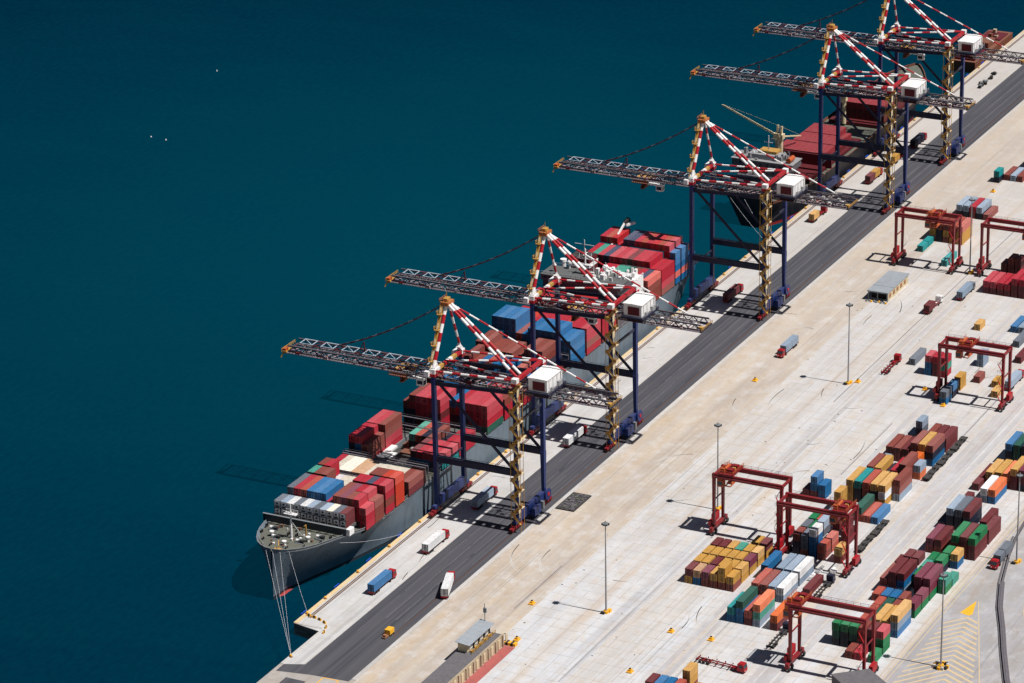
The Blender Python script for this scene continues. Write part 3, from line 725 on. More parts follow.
S(b,'hatch_coaming',[M['hatch'],M['grey'],M['dark']])
b=MB(); b.box(9,24,10.62,17,36,11.3); S(b,'hatch_panel',M['white'])
b=MB(); b.box(17.2,27,10.62,22.4,36,11.4); S(b,'hatch_panel',M['white'])
b=MB(); b.box(10,23,11.32,12,30,11.7); S(b,'hatch_panel',M['grey'])
b=MB(); b.box(13,25,11.32,15.4,31,11.5); S(b,'hatch_panel',M['grey'])
b=MB(); b.box(28,19.5,8.8,36.5,28,9.6,0); b.box(22,20,8.8,27,26,9.3,0); b.box(24,21,9.3,26,23,10.4,1); S(b,'cell_guide',[M['rust'],M['steel']])
for x in (-14.0,1.6,3.4,31.6,38.6,59.5,73.5,99.8,113.4,126.9,140.4,180.9,194.4,207.6,220.6):
    b=MB()
    for y in range(5,38,4): b.bar((x,y,8.6),(x,y,15.2),.25,.35)
    b.bar((x,4.9,12.4),(x,37.1,12.4),.7,.15); b.bar((x,4.9,15.2),(x,37.1,15.2),.7,.15); b.rail((x-.3,4.9,15.2),(x-.3,37.1,15.2),1,0,4,.08)
    S(b,'lashing_bridge',M['walk'])
# side walkway stanchions
b=MB(); b.rail((-30,4.98,9.5),(228,4.98,9.5),1.1,0,5,.09); 
for x in range(-28,226,7): b.bar((x,5.3,8.5),(x,5.3,10.1),.25,.5)
S(b,'side_rail',M['steel'])
# superstructure
b=MB(); b.box(157.2,5.4,8.5,169,36.6,25.6,0); b.box(155.8,3.6,25.6,166,36.8,27.6,0)
S(b,'accommodation_block',M['walk'])
b=MB(); 
for y in range(6,36,2): b.box(155.7,y,26.2,155.79,y+1.5,27.2)
S(b,'bridge_window',M['glass'])
b=MB(); b.box(155.6,3.4,27.6,166.2,37,27.85); S(b,'bridge_roof',M['hatch'])
b=MB(); b.rail((155.9,3.6,27.85),(155.9,36.8,27.85),1.1,0,2,.08); b.rail((166,3.6,27.85),(166,36.8,27.85),1.1,0,2,.08)
S(b,'roof_rail',M['pale'])
b=MB(); b.tube((162,21,27.8),(162,21,38),.5,0,8,.3); b.bar((162,17.5,34),(162,24.5,34),.3,.4); b.bar((160.2,21,36),(163.8,21,36),.25,.3); b.box(161.2,18,31.5,162.8,24,31.8); b.bar((162,18.5,34),(162,18.5,36.5),.2); b.bar((162,23.5,34),(162,23.5,36),.2)
S(b,'radar_mast',M['white'])
for (x,y,rr) in ((165,14,1.3),(165,29,1.0),(160,33,.8)):
    b=MB(); n=10
    for i in range(5):
        a0=-math.pi/2+math.pi*i/5; a1=-math.pi/2+math.pi*(i+1)/5
        b.tube((x,y,30.4+rr*math.sin(a0)),(x,y,30.4+rr*math.sin(a1)),max(.02,rr*math.cos(a0)),0,12,max(.02,rr*math.cos(a1)),caps=False)
    b.tube((x,y,27.8),(x,y,29.4),.3,0,8); S(b,'radar_dome',M['white'])
b=MB(); b.box(169,8,8.5,178,34,20,0); b.box(170,4.8,18.5,179,16,24,0); b.rail((170,4.8,24),(179,4.8,24),1.1,0,1.5,.12); b.rail((170,4.8,24),(170,16,24),1.1,0,1.5,.12)
for i in range(16):
    x=random.uniform(170,179); y=random.uniform(5,17); b.box(x,y,24,x+random.uniform(.5,1.6),y+random.uniform(.5,1.6),24.5+random.random()*2.2,0)
for z in (11,14,17): b.rail((169.5,4.9,z),(180,4.9,z),1.1,0,1.5,.1); b.box(169.3,4.9,z-.2,180,8,z,0)
for i in range(22):
    x=random.uniform(157,165); y=random.uniform(4,20); b.box(x,y,27.86,x+random.uniform(.4,1.6),y+random.uniform(.4,1.8),28.5+random.random()*1.6,0)
for y in (8,13,18): b.bar((163,y,27.8),(163,y,32+y*.1),.22,.22)
S(b,'engine_casing',M['white'])
b=MB(); b.box(172.5,24.5,20,180,33,29.5,0); b.box(172.3,24.3,26,180.2,33.2,27.6,1); b.box(173,25,29.5,179.5,32.5,29.8,2)
for x,y in ((174.5,27),(176.5,30),(178,28)): b.tube((x,y,29.5),(x,y,31.2),.5,2,8)
b.bar((176,28,31),(176,28,36),.25,.25,1); b.bar((176,24,34),(176,32,34),.2,.2,1)
S(b,'funnel',[M['radar'],M['white'],M['dark']])
b=MB(); b.tube((172,35,20),(172,35,27.5),1.1,0,10,1.0); b.tube((172,35,27.5),(172,35,28.5),1.3,0,10); S(b,'ventilator',M['white'])
b=MB(); b.bar((207,31.5,22),(218,30.5,28.6),.6,.7,0); b.bar((218,30.5,28.4),(220,29.5,29.8),1.4,1.5,1); b.bar((218,30,27.8),(221,27.5,28.2),1.0,1.0,0); b.tube((207,31.5,9),(207,31.5,23),.7,0,8)
S(b,'stores_crane',[M['white'],M['dark']])

# ------------------------------------------------------------------ second ship
s2=empty('cargo_ship',(400,19,-4)); tag(s2,'black hulled cargo ship with deck cranes and red containers moored beyond the third crane','cargo ship')
def S2(b,name,mats):
    o=b.build(name,mats); o.parent=s2; o.matrix_parent_inverse=Matrix.Translation((-400,-19,4)); return o
hr=empty('hull_group')
make_hull('hull',hr,288,515,19,[(317,10.5),(322,12.4),(334,14),(480,14),(500,10),(510,5),(515,1)],[(317,4),(326,10),(344,14),(470,14),(495,7),(510,1),(515,.2)],[(317,8.6),(338,8.4),(352,6),(480,6),(500,9),(515,11)],[M['hull2'],M['boot'],M['deck'],M['rust']],stations=[317,319,322,328,334,344,352,400,460,480,490,500,507,512,515],rim=1.0)
# close the stern that faces the viewer
b=MB(); vs=[]
for z,h in ((-7,4),(-4,4),(-2.7,4.4),(.4,6.3),(4.2,8.2),(8.6,10.5)): vs+=[(317,19-h,z),(317,19+h,z)]
b.add(vs,[(2*i,2*i+1,2*i+3,2*i+2) for i in range(5)],0); S2(b,'transom',M['hull2'])
for ch in list(hr.children): ch.parent=s2; ch.matrix_parent_inverse=Matrix.Translation((-400,-19,4))
bpy.data.objects.remove(hr)
b=MB(); b.box(326,8.5,7,340,29,15,0); b.box(328,7.5,15,340,30,18,0); b.box(329,5.4,18,339,32.4,20.8,0)
for z in (8.5,15,18,20.9): b.rail((326,7,z),(326,30.5,z),1.1,0,1.8,.14)
b.rail((326,5.6,18),(340,5.6,18),1.1,0,2,.14)
S2(b,'accommodation_block',M['walk'])
b=MB(); b.box(328.6,5,20.8,339.4,32.8,21.1,0); b.box(331,11,21.1,337,26,23.2,0); S2(b,'bridge_deck',M['steel'])
b=MB()
for z in (9.2,12,16.2,19):
    for y in range(10,29,3):
        xf=325.93 if z<15 else 327.93 if z<18 else 328.93
        b.box(xf,y,z,xf+.06,y+1.1,z+.9)
S2(b,'window',M['glass'])
b=MB(); b.box(320,14,7.6,326,25,11.5,0); b.box(321,16,11.5,326,23,17,0); b.tube((323,20,17),(323,20,20),.6,0,8); b.box(318.6,10,7.6,320,28,9.4,0); S2(b,'funnel_casing',M['walk'])
b=MB(); b.box(333,14,23.4,338,22,24.4,0); S2(b,'yellow_platform',M['yel'])
b=MB(); b.tube((330,7.4,22.4),(335,7.4,22.4),1.1,0,10); S2(b,'lifeboat',M['orange'])
b=MB()
for (x,y) in ((330,28),(331,31),(334,10),(337,12),(331,25),(337,29)): b.tube((x,y,21),(x,y,23.5),.5,0,8); b.rail((x-1,y-1,21.1),(x+2,y+1,21.1),1,0,1,.1)
for i in range(22):
    x=random.uniform(329,338); y=random.uniform(6,31); b.box(x,y,21.1,x+random.uniform(.4,1.3),y+random.uniform(.4,1.3),21.6+random.random()*2.6,random.randint(0,2))
b.bar((334,18,23),(334,18,31),.3,.3,1); b.bar((334,16,28),(334,20,28),.2,.2,1)
S2(b,'roof_gear',[M['steel'],M['white'],M['walk']])
def deck_crane(x,y,zt,jib=None,label=None):
    b=MB(); b.tube((x,y,6),(x,y,zt),1.1,0,10,.9); b.box(x-1.4,y-1.3,zt,x+1.4,y+1.3,zt+2.2,0); b.bar((x+.5,y,zt+2.2),(x+.8,y,zt+5.4),.8,1.0,0); b.rail((x-2,y-2,zt-1),(x-2,y+2,zt-1),1,0,1,.12); S2(b,'crane_post',M['cream'])
    if jib:
        b=MB(); q=V(jib); p=V((x-1,y,zt+1.4)); o_=V((.0,.9,0))
        b.bar(p+o_,q+o_*.35,.32,.4,0); b.bar(p-o_,q-o_*.35,.32,.4,0)
        for i in range(1,9):
            t=i/9; a=p.lerp(q,t); w_=o_*(1-.65*t); b.bar(a+w_,a-w_,.18,.2,0)
        b.bar(V((x+.9,y,zt+5.2)),q+V((0,0,.3)),.06,.06,0)
        S2(b,'crane_jib',M['cream'])
deck_crane(349.5,20.5,25,(349,45.5,36.5))
deck_crane(369.5,27,17.5,(384,24,15))
deck_crane(433,23,16.5)
b=MB()
for x0,x1 in ((354,366),(368,414),(434,478)): b.box(x0,7.5,5.2,x1,30.5,6.6)
S2(b,'hatch_cover',M['mred'])
b=MB(); b.box(372.6,4.9,6,373.4,31,11.5); S2(b,'hatch_panel',M['radar'])
# its cargo
CC['Z']=('dull red',(150,44,54)); CM['Z']=paint('container_paint_dull_red',lin((150,44,54)),.55,.28,.11,.10)
bays2=[(374.5,40,sl(0,['MZ']*9),'first bay'),(387.4,40,sl(1,['MZ']*8),'second bay'),(400.3,40,sl(1,['MZ','MZ','MZ','MZ','MZ','MZ','Z']),'third bay'),
 (439,40,sl(1,['MMZ']*9),'tall fourth bay'),(452,40,sl(3,['MMMZ']*7),'tall fifth bay')]
c0=NCONT[0]
place_bays(bays2,31.3,2.5,6.4,'red containers on the far cargo ship',lambda c,t,top,ri,ph,n:f"{c} container, {'top' if top else ORD[t]} tier, {ORD[ri]} row from sea side, {ph}, far ship",jit=.03)
print('far ship containers',NCONT[0]-c0)
# rusty barge beyond the last crane
b=MB(); b.box(556,5,-4.5,610,17,1.4,0); b.box(558,6,1.4,575,16,2.4,1); b.box(580,7,1.4,590,15,4.0,0); b.box(594,6,1.4,606,16,2.0,1)
for i in range(20): x=random.uniform(557,605);y=random.uniform(6,15);b.box(x,y,1.4,x+2,y+1.5,2+random.random()*2,random.randint(0,2))
bg_=b.build('work_barge',[M['rust'],M['radar'],M['wall']]); tag(bg_,'rusty brown work barge lying behind the farthest crane','barge')

# ------------------------------------------------------------------ ship-to-shore crane
LU=20.04; LV=30.48; HT=51.9; HL=53.4; HP=20.4; AP=V((LU/2,-.6,73.6))
def make_sts():
    r=empty('quay_crane')
    # legs
    for (x,y,zt) in ((0,0,HT),(LU,0,HT),(0,-LV,HL),(LU,-LV,HL)):
        b=MB(); 
        if y==0: b.bar((x,y,3.4),(x,y,zt-1),1.35,1.5,0)
        else:
            b.bar((x,y,3.4),(x,y,HP),1.0,1.1,0,1.5,1.9); b.bar((x,y,HP),(x,y,zt-1),1.35,1.55,0)
        b.build('leg',M['navy'],r)
    for x in (0,LU):
        b=MB(); b.box(x-.75,-LV+.7,HP-1.1,x+.75,-.8,HP+1.1); b.rail((x-.75,-LV+1,HP+1.1),(x-.75,-1,HP+1.1),1.1,0,3,.08); b.build('portal_beam',M['navyd'],r)
        b=MB(); b.bar((x,-1,HT-3),(x,-LV+.6,HP+.5),.75,.75); b.build('diagonal_brace',M['navyd'],r)
        b=MB(); b.bar((x,-.4,HT-4.2),(x,-LV,HL-4.2),.9,1.2); b.build('upper_beam',M['navyd'],r)
    for y in (0,-LV):
        b=MB(); b.box(.7,y-.8,3.6,LU-.7,y+.8,5.9); b.box(-2.6,y-.7,2.5,LU+2.6,y+.7,3.61); b.build('sill_beam',M['navy'],r)
        b=MB(); b.bar((.6,y,16.5),(LU-.6,y,16.5),.5,.5); 
        if y!=0: b=MB(); b.bar((.6,y,38),(LU-.6,y,38),.6,.8)
        b.build('tie_beam',M['navyd'],r)
        for x in (-1.2,LU+1.2):
            g=MB(); 
            for k in (-3.1,-1.05,1.05,3.1): g.box(x+k-.85,y-.62,.9,x+k+.85,y+.62,1.75)
            g.box(x-2.4,y-.5,1.75,x-.4,y+.5,2.3); g.box(x+.4,y-.5,1.75,x+2.4,y+.5,2.3); g.box(x-1.2,y-.45,2.2,x+1.2,y+.45,2.7)
            o=g.build('bogie',M['rtg'],r)
            for k in (-3.6,-2.6,-1.55,-.55,.55,1.55,2.6,3.6):
                g=MB(); g.tube((x+k,y-.25,.45),(x+k,y+.25,.45),.42,0,12); g.build('wheel',M['dark'],o)
    # cable reel and electrical box at the land side
    b=MB(); b.tube((LU+.6,-LV-1.5,4.6),(LU+.6,-LV-1.0,4.6),2.1,0,20); b.tube((LU+.6,-LV-1.7,4.6),(LU+.6,-LV-1.5,4.6),.7,1,12); b.build('cable_reel',[M['navy'],M['rtgb']],r)
    b=MB(); b.box(8,-LV-2.6,1.6,13,-LV-1.0,4.4,0); b.box(15,-LV-2.0,1.2,16.6,-LV-.9,3.8,1); b.build('switch_cabinet',[M['navy'],M['grey']],r)
    # top crossbeams and white joints
    b=MB(); b.striped((.9,0,HT),(LU-.9,0,HT),1.15,3.2,(0,1,2)); b.build('sea_crossbeam',[M['white'],M['yel'],M['red']],r)
    b=MB(); b.striped((.9,-LV,HL),(LU-.9,-LV,HL),1.2,9.2,(0,0)); b.build('land_crossbeam',[M['red']],r)
    for (x,y,z) in ((0,0,HT),(LU,0,HT),(0,-LV,HL),(LU,-LV,HL)):
        b=MB(); b.box(x-1.1,y-1.1,z-1.7,x+1.1,y+1.1,z-.6,1); b.box(x-1.0,y-1.0,z-.6,x+1.0,y+1.0,z+1.0,0)
        if y==0: b.box(x-2.0,y+.9,z-1.5,x+2.0,y+2.6,z+.3,0); b.bar((x,y,z+1),(x+(1.6 if x==0 else -1.6),y,z+2.6),1.4,1.2,0)
        b.build('corner_joint',[M['white'],M['red']],r)
    # apex frame
    for x in (0,LU):
        b=MB(); w_=1.25 if x==0 else .85
        b.striped((x,0,HT+.8),(AP.x+(-.9 if x==0 else .9),-.6,AP.z-1.2),w_,3.1,(0,1),tube=True); b.build('apex_leg',[M['white'],M['red']],r)
    b=MB(); b.box(AP.x-2.2,-2.0,AP.z-1.0,AP.x+2.2,1.0,AP.z+.2,0); b.box(AP.x-1.2,-1.2,AP.z+.2,AP.x+1.2,.4,AP.z+1.3,1); b.rail((AP.x-2.4,-2.2,AP.z+.2),(AP.x-2.4,1.2,AP.z+.2),1.1,0,1,.12); b.rail((AP.x-2.4,1.2,AP.z+.2),(AP.x+2.4,1.2,AP.z+.2),1.1,0,1,.12); b.bar((AP.x,-.4,AP.z+1),(AP.x,-.4,AP.z+3.4),.15,.15,1)
    b.build('apex_platform',[M['rustyel'],M['yel']],r)
    # mast access ladder, ochre
    b=MB(); p=V((-.3,.9,HT+1)); q=V((AP.x-1.9,.5,AP.z-1.2)); n=4
    b.bar(p.lerp(q,.3),q,.95,.5,0); b.bar(p,p.lerp(q,.3),.5,.35,1); b.bar(p+V((-.5,.2,.6)),q+V((-.5,.2,.6)),.12,.12,0)
    for i in range(n):
        c=p.lerp(q,(i+.5)/n); b.box(c.x-1.3,c.y-.9,c.z-.08,c.x+.3,c.y+.9,c.z+.08,0); b.rail((c.x-1.3,c.y-.9,c.z),(c.x-1.3,c.y+.9,c.z),1.1,0,.9,.14)
        b.rail((c.x-1.3,c.y+.9,c.z),(c.x+.3,c.y+.9,c.z),1.1,0,.9,.14)
        b.bar(c,p.lerp(q,(i+.9)/n),.5,1.0,1)
    b.build('mast_stair',[M['yel'],M['cream']],r)
    # backstays and horizontal stays
    for x,d in ((.8,-.8),(LU*.16+.9,.8)):
        b=MB(); b.striped((AP.x+d,-1.2,AP.z-.6),(x+(1.2 if d<0 else .8),-LV+.4,HL+.7),1.05,3.7,(0,1),tube=True); b.build('backstay',[M['white'],M['red']],r)
    for p,q,w_ in (((0,-.8,HT+.2),(0,-LV+.8,HL+.2),.85),((LU,-.8,HT+.2),(LU,-LV+.8,HL+.2),.75),((LU/2,-.6,HT+.3),(.8,-LV+.6,HL+.3),.75),((LU/2,-.6,HT+.3),(LU-.8,-LV+.6,HL+.3),.75)):
        b=MB(); b.striped(p,q,w_,3.4,(1,0),tube=True); b.build('horizontal_stay',[M['white'],M['red']],r)
    b=MB(); b.striped((AP.x+.6,-1.4,AP.z-.8),(12.4,-54,50.2),.6,3.9,(0,1),tube=True); b.build('rear_stay',[M['white'],M['red']],r)
    # boom: twin truss girders with alternate white and red top bracing
    X0,X1=6.9,14.2; ZB=46.8; ZT=48.9; YT=60.0; YB=-61.5
    for x in (X0,X1):
        b=MB(); n=30; dy=(YT-YB)/n
        b.bar((x,YT,ZB),(x,YB,ZB),.55,.7,0); b.bar((x,YT,ZT),(x,YB,ZT),.4,.45,1)
        for i in range(n):
            ya=YT-i*dy; yb=ya-dy
            b.bar((x,ya,ZB),(x,(ya+yb)/2,ZT),.22,.28,2 if (i//2)%2 else 1); b.bar((x,(ya+yb)/2,ZT),(x,yb,ZB),.22,.28,2 if (i//2)%2 else 1)
        b.build('boom_girder',[M['navyd'],M['walk'],M['mred']],r)
    b=MB(); XI=X0+3.5; y=YT-2.5; zt=ZT+.15
    while y>-33:
        m=0 if y>3 else 2; g=.24; L=5.0
        b.bar((XI,y,zt),(XI,y-L,zt),.28,.22,m); b.bar((X1+.3,y,zt),(X1+.3,y-L,zt),.34,.26,m)
        b.bar((XI,y-.15,zt),(X1+.3,y-.15,zt),g,.2,m); b.bar((XI,y-L+.15,zt),(X1+.3,y-L+.15,zt),g,.2,m); b.bar((XI,y-L+.2,zt+.02),(X1+.3,y-.2,zt+.02),g*.9,.18,m)
        m2=1 if y>3 else 2
        b.bar((XI,y-L,zt-.3),(XI,y-8.2,zt-.3),.28,.26,m2); b.bar((X1+.3,y-L,zt-.1),(X1+.3,y-8.2,zt-.1),.4,.4,m2); b.bar((XI,y-L-.3,zt-.2),(X1+.3,y-7.9,zt-.2),.18,.18,m2)
        y-=8.2
    y=YT-1
    while y>YB+2:   # light underframe: rails, cable trays, festoon loops
        b.bar((X0+.3,y,ZB+.9),(X0+1.5,y-1.3,ZB+.3),.14,.14,3); b.bar((X0+1.9,y,ZT-.3),(XI,y-1.5,ZT-.1),.14,.14,4)
        b.bar((X0+1.5,y,ZB+.2),(X1-1.5,y-2.6,ZB+.2),.16,.16,3 if int(y)%2 else 4)
        y-=2.6
    b.bar((X0+1.9,YT,ZB+1.5),(X0+1.9,YB+3,ZB+1.5),.22,.3,4); b.bar((X1-1.5,YT,ZB+.6),(X1-1.5,YB+3,ZB+.6),.25,.3,3)
    b.build('boom_bracing',[M['pale'],M['mred'],M['navyd'],M['lrail'],M['walk']],r)
    b=MB(); n=22
    for i in range(n+1):
        y=YT-(YT-YB)*i/n; b.bar((X0,y,ZB),(X1,y,ZB),.3,.35,0)
    b.build('boom_cross_tie',M['navyd'],r)
    b=MB(); b.box(X0-1.5,YB,ZB-.1,X0-.35,YT,ZB+.02,0)
    i=0; y=YB
    while y<YT-1:
        L=min(5.5,YT-y); 
        b.rail((X0-1.5,y,ZB),(X0-1.5,y+L-.8,ZB),1.15,(1,3,1,2,3)[i%5],1.1,.12)
        if i%2: b.box(X0-1.3,y+1,ZB,X0-.6,y+1.6+random.random(),ZB+.5+random.random()*.6,(3,1,0)[i%3])
        y+=L; i+=1
    b.build('boom_walkway',[M['walk'],M['lrail'],M['white'],M['mred']],r)
    b=MB(); b.box(X1+.35,YB,ZB-.1,X1+1.4,-LV-6,ZB+.02,0); b.rail((X1+1.4,YB,ZB),(X1+1.4,-LV-12,ZB),1.15,1,1.6,.13); b.build('rear_walkway',[M['walk'],M['lrail']],r)
    b=MB(); b.box(X0-1.4,YT,ZB-.4,X0+2.6,YT+1.4,ZB+.5,0); b.box(X0+2.6,YT,ZB-.3,X1+.6,YT+.7,ZB+.3,2); b.box(X0-1.2,YT+.3,ZB+.4,X0+.8,YT+1.6,ZB+1.3,1); b.rail((X0-1.4,YT+1.8,ZB),(X1+.6,YT+1.8,ZB),1.2,0,1.2,.16); b.bar((X0-1,YT+1.5,ZB-.4),(X0-1.4,YT+2.2,ZB-2),.4,.4,0); b.build('boom_tip',[M['yel'],M['orange'],M['mred']],r)
    b=MB(); b.box(X0-1.2,YB-.8,ZB-.3,X1+1.0,YB,ZB+.2,3); b.rail((X0-1.2,YB-.8,ZB+.2),(X1+1.0,YB-.8,ZB+.2),1.1,0,1.2,.12); b.box(X0,YB-.5,ZB+.2,X0+1.6,YB+1.0,ZB+1.2,0)
    for i in range(9):
      y=YB+1+i*2.1; g=MB(); g.box(X0+1+(i%3)*1.9,y,ZB+.1,X0+2.1+(i%3)*1.9,y+1.1,ZB+.9+.3*(i%3)); g.build('equipment_box',M['white'] if i%2 else M['steel'],r)
    b.build('rear_platform',[M['yel'],M['steel'],M['white'],M['navyd']],r)
    # forestay with hanger
    b=MB(); p=V((AP.x,.4,AP.z-.8)); q=V((13.2,44.2,ZT+.4)); pr=p; n=24
    for i in range(1,n+1):
        t=i/n; c=p.lerp(q,t); c.z-=1.9*4*t*(1-t); b.bar(pr,c,.34,.30,(0,1,2,1)[i%4]); b.bar(pr+V((1.0,0,-.5)),c+V((1.0,0,-.5)),.16,.16,1); pr=c
    b.build('forestay',[M['steel'],M['mred'],M['walk']],r)
    b=MB(); b.bar((13.2,33.4,ZT),(12.6,33.4,ZT+3.6),.3,.3); b.bar((13.2,35.4,ZT),(12.6,33.4,ZT+3.6),.2,.2); b.build('stay_hanger',M['mred'],r)
    # machinery house
    h=empty('machinery_house'); h.parent=r
    b=MB(); b.box(1.6,-41.4,50.4,13.2,-34.6,54.7,0); b.build('wall',M['white'],h)
    b=MB(); b.add([(1.3,-41.7,54.7),(13.5,-41.7,54.7),(13.5,-34.3,54.7),(1.3,-34.3,54.7),(1.3,-41.7,54.95),(13.5,-41.7,54.95),(13.5,-34.3,54.95),(1.3,-34.3,54.95),(1.3,-38.0,55.1),(13.5,-38.0,55.1)],
        [(0,3,2,1),(0,1,5,4),(2,3,7,6),(0,4,8,7,3),(1,2,6,9,5),(4,5,9,8),(8,9,6,7)]); b.build('roof',M['white'],h)
    b=MB(); b.box(1.45,-40.6,50.9,1.6,-36.2,53.9); b.build('end_panel',M['mred'],h)
    b=MB(); 
    for x in (3,6,9,12): b.box(x,-41.5,51.2,x+.2,-41.4,54.5)
    b.rail((.9,-42.2,50.3),(14,-42.2,50.3),1.1,0,1.5,.1); b.box(9,-42.3,50.3,11.5,-41.6,52,0); b.box(4,-42.2,50.3,5,-41.6,51.6,0); b.build('ribs',M['steel'],h)
    b=MB(); b.box(.8,-42.4,49.5,14.2,-33.8,50.3); b.build('house_floor',M['navyd'],h)
    # stair tower at the near land leg
    b=MB(); x0,x1=-3.3,-.9; y0,y1=-LV-2.6,-LV+.2; z=3; k=0
    while z<HL-3:
        zz=z+3.1; a,c=((x0+.5,y0),(x0+.5,y1)) if k%2==0 else ((x1-.5,y1),(x1-.5,y0))
        b.bar((a[0],a[1],z),(c[0],c[1],zz),.95,.34,k%3==2); b.bar((a[0]-.5,a[1],z+.9),(c[0]-.5,c[1],zz+.9),.14,.5,0)
        ya=c[1]; b.box(x0,ya-.7,zz-.08,x1,ya+.7,zz+.08,1); b.box(x0+.1,ya-.5,zz,x0+.9,ya+.5,zz+1.0,2 if k%2 else 0); b.rail((x0,ya-.7,zz),(x0,ya+.7,zz),1.1,0,1.4,.11); b.rail((x0,ya,zz),(x1,ya,zz),1.1,0,1.4,.11)
        z=zz; k+=1
    for x,y in ((x0,y0-.4),(x0,y1+.4),(x1,y0-.4)): b.bar((x,y,.5),(x,y,HL-2),.14,.14,0)
    b.build('stair_tower',[M['yel'],M['cream'],M['rust']],r)
    b=MB(); 
    b.box(-.2,-LV-.92,4,.2,-LV-.8,50,0)
    for z in range(6,50,6): b.box(-.1-.75,-LV-1.0,z,.1+.75,-LV-.9,z+2.6,0)
    b.build('leg_ladder',M['cream'],r)
    # trolley with operator cabin and spreader
    t=empty('trolley'); t.parent=r; t.location=(0,18,0)
    b=MB(); b.box(X0-.6,-3,ZB-1.2,X1+.4,3,ZB-.4,0); b.box(X0-2.4,-3.2,ZB-1.1,X0-1.5,3.2,ZB-.9,0); b.rail((X0-2.4,-3.2,ZB-.9),(X0-2.4,3.2,ZB-.9),1.1,0,.9,.13)
    for y in (-2.4,0,2.2): b.tube((X0+1,y,ZB-.1),(X1-1,y,ZB-.1),.5,1,10)
    b.build('trolley_frame',[M['rust'],M['yel']],t)
    b=MB(); b.box(X0-.8,-9.2,ZB-3.9,X0+1.6,-6.6,ZB-1.4,0); b.box(X0-.7,-6.6,ZB-1.8,X0+1.4,-3,ZB-1.3,0); b.build('operator_cab',M['white'],t)
    b=MB(); b.box(X0-.86,-8.9,ZB-3.3,X0-.8,-6.9,ZB-2.0); b.box(X0-.6,-9.26,ZB-3.6,X0+1.4,-9.2,ZB-2.0); b.build('cab_window',M['glass'],t)
    b=MB(); b.box(7.4,-.7,ZB-4.4,13.6,.7,ZB-3.9,0); b.box(8.5,-1.0,ZB-3.9,12.5,1.0,ZB-3.2,0)
    for x in (8.8,12.2):
        for y in (-1,1): b.bar((x,y,ZB-3.4),(x,y,ZB-1),.07,.07,1)
    b.build('spreader',[M['rust'],M['dark']],t)
    return r
sts=make_sts()
SU=[0.0,74.86,213.6,347.1,416.2]; TY=[16.5,-12,24.5,12,-8]
SL=['nearest quay crane, over the forward part of the large ship','second nearest quay crane, over the blue containers of the large ship','middle quay crane standing between the two ships, boom over open water','second farthest quay crane, over the black hulled cargo ship','farthest quay crane at the top right, its apex cut by the picture edge']
for i,xx in enumerate(SU):
    o=sts if i==0 else copy_tree(sts)
    o.location=(xx,0,.04); tag(o,'blue '+SL[i] if 'middle' not in SL[i] else 'blue '+SL[i],'crane','blue ship to shore cranes with red and white stays')
    for ch in o.children:
        if ch.name.startswith('trolley'): ch.location.y=TY[i]

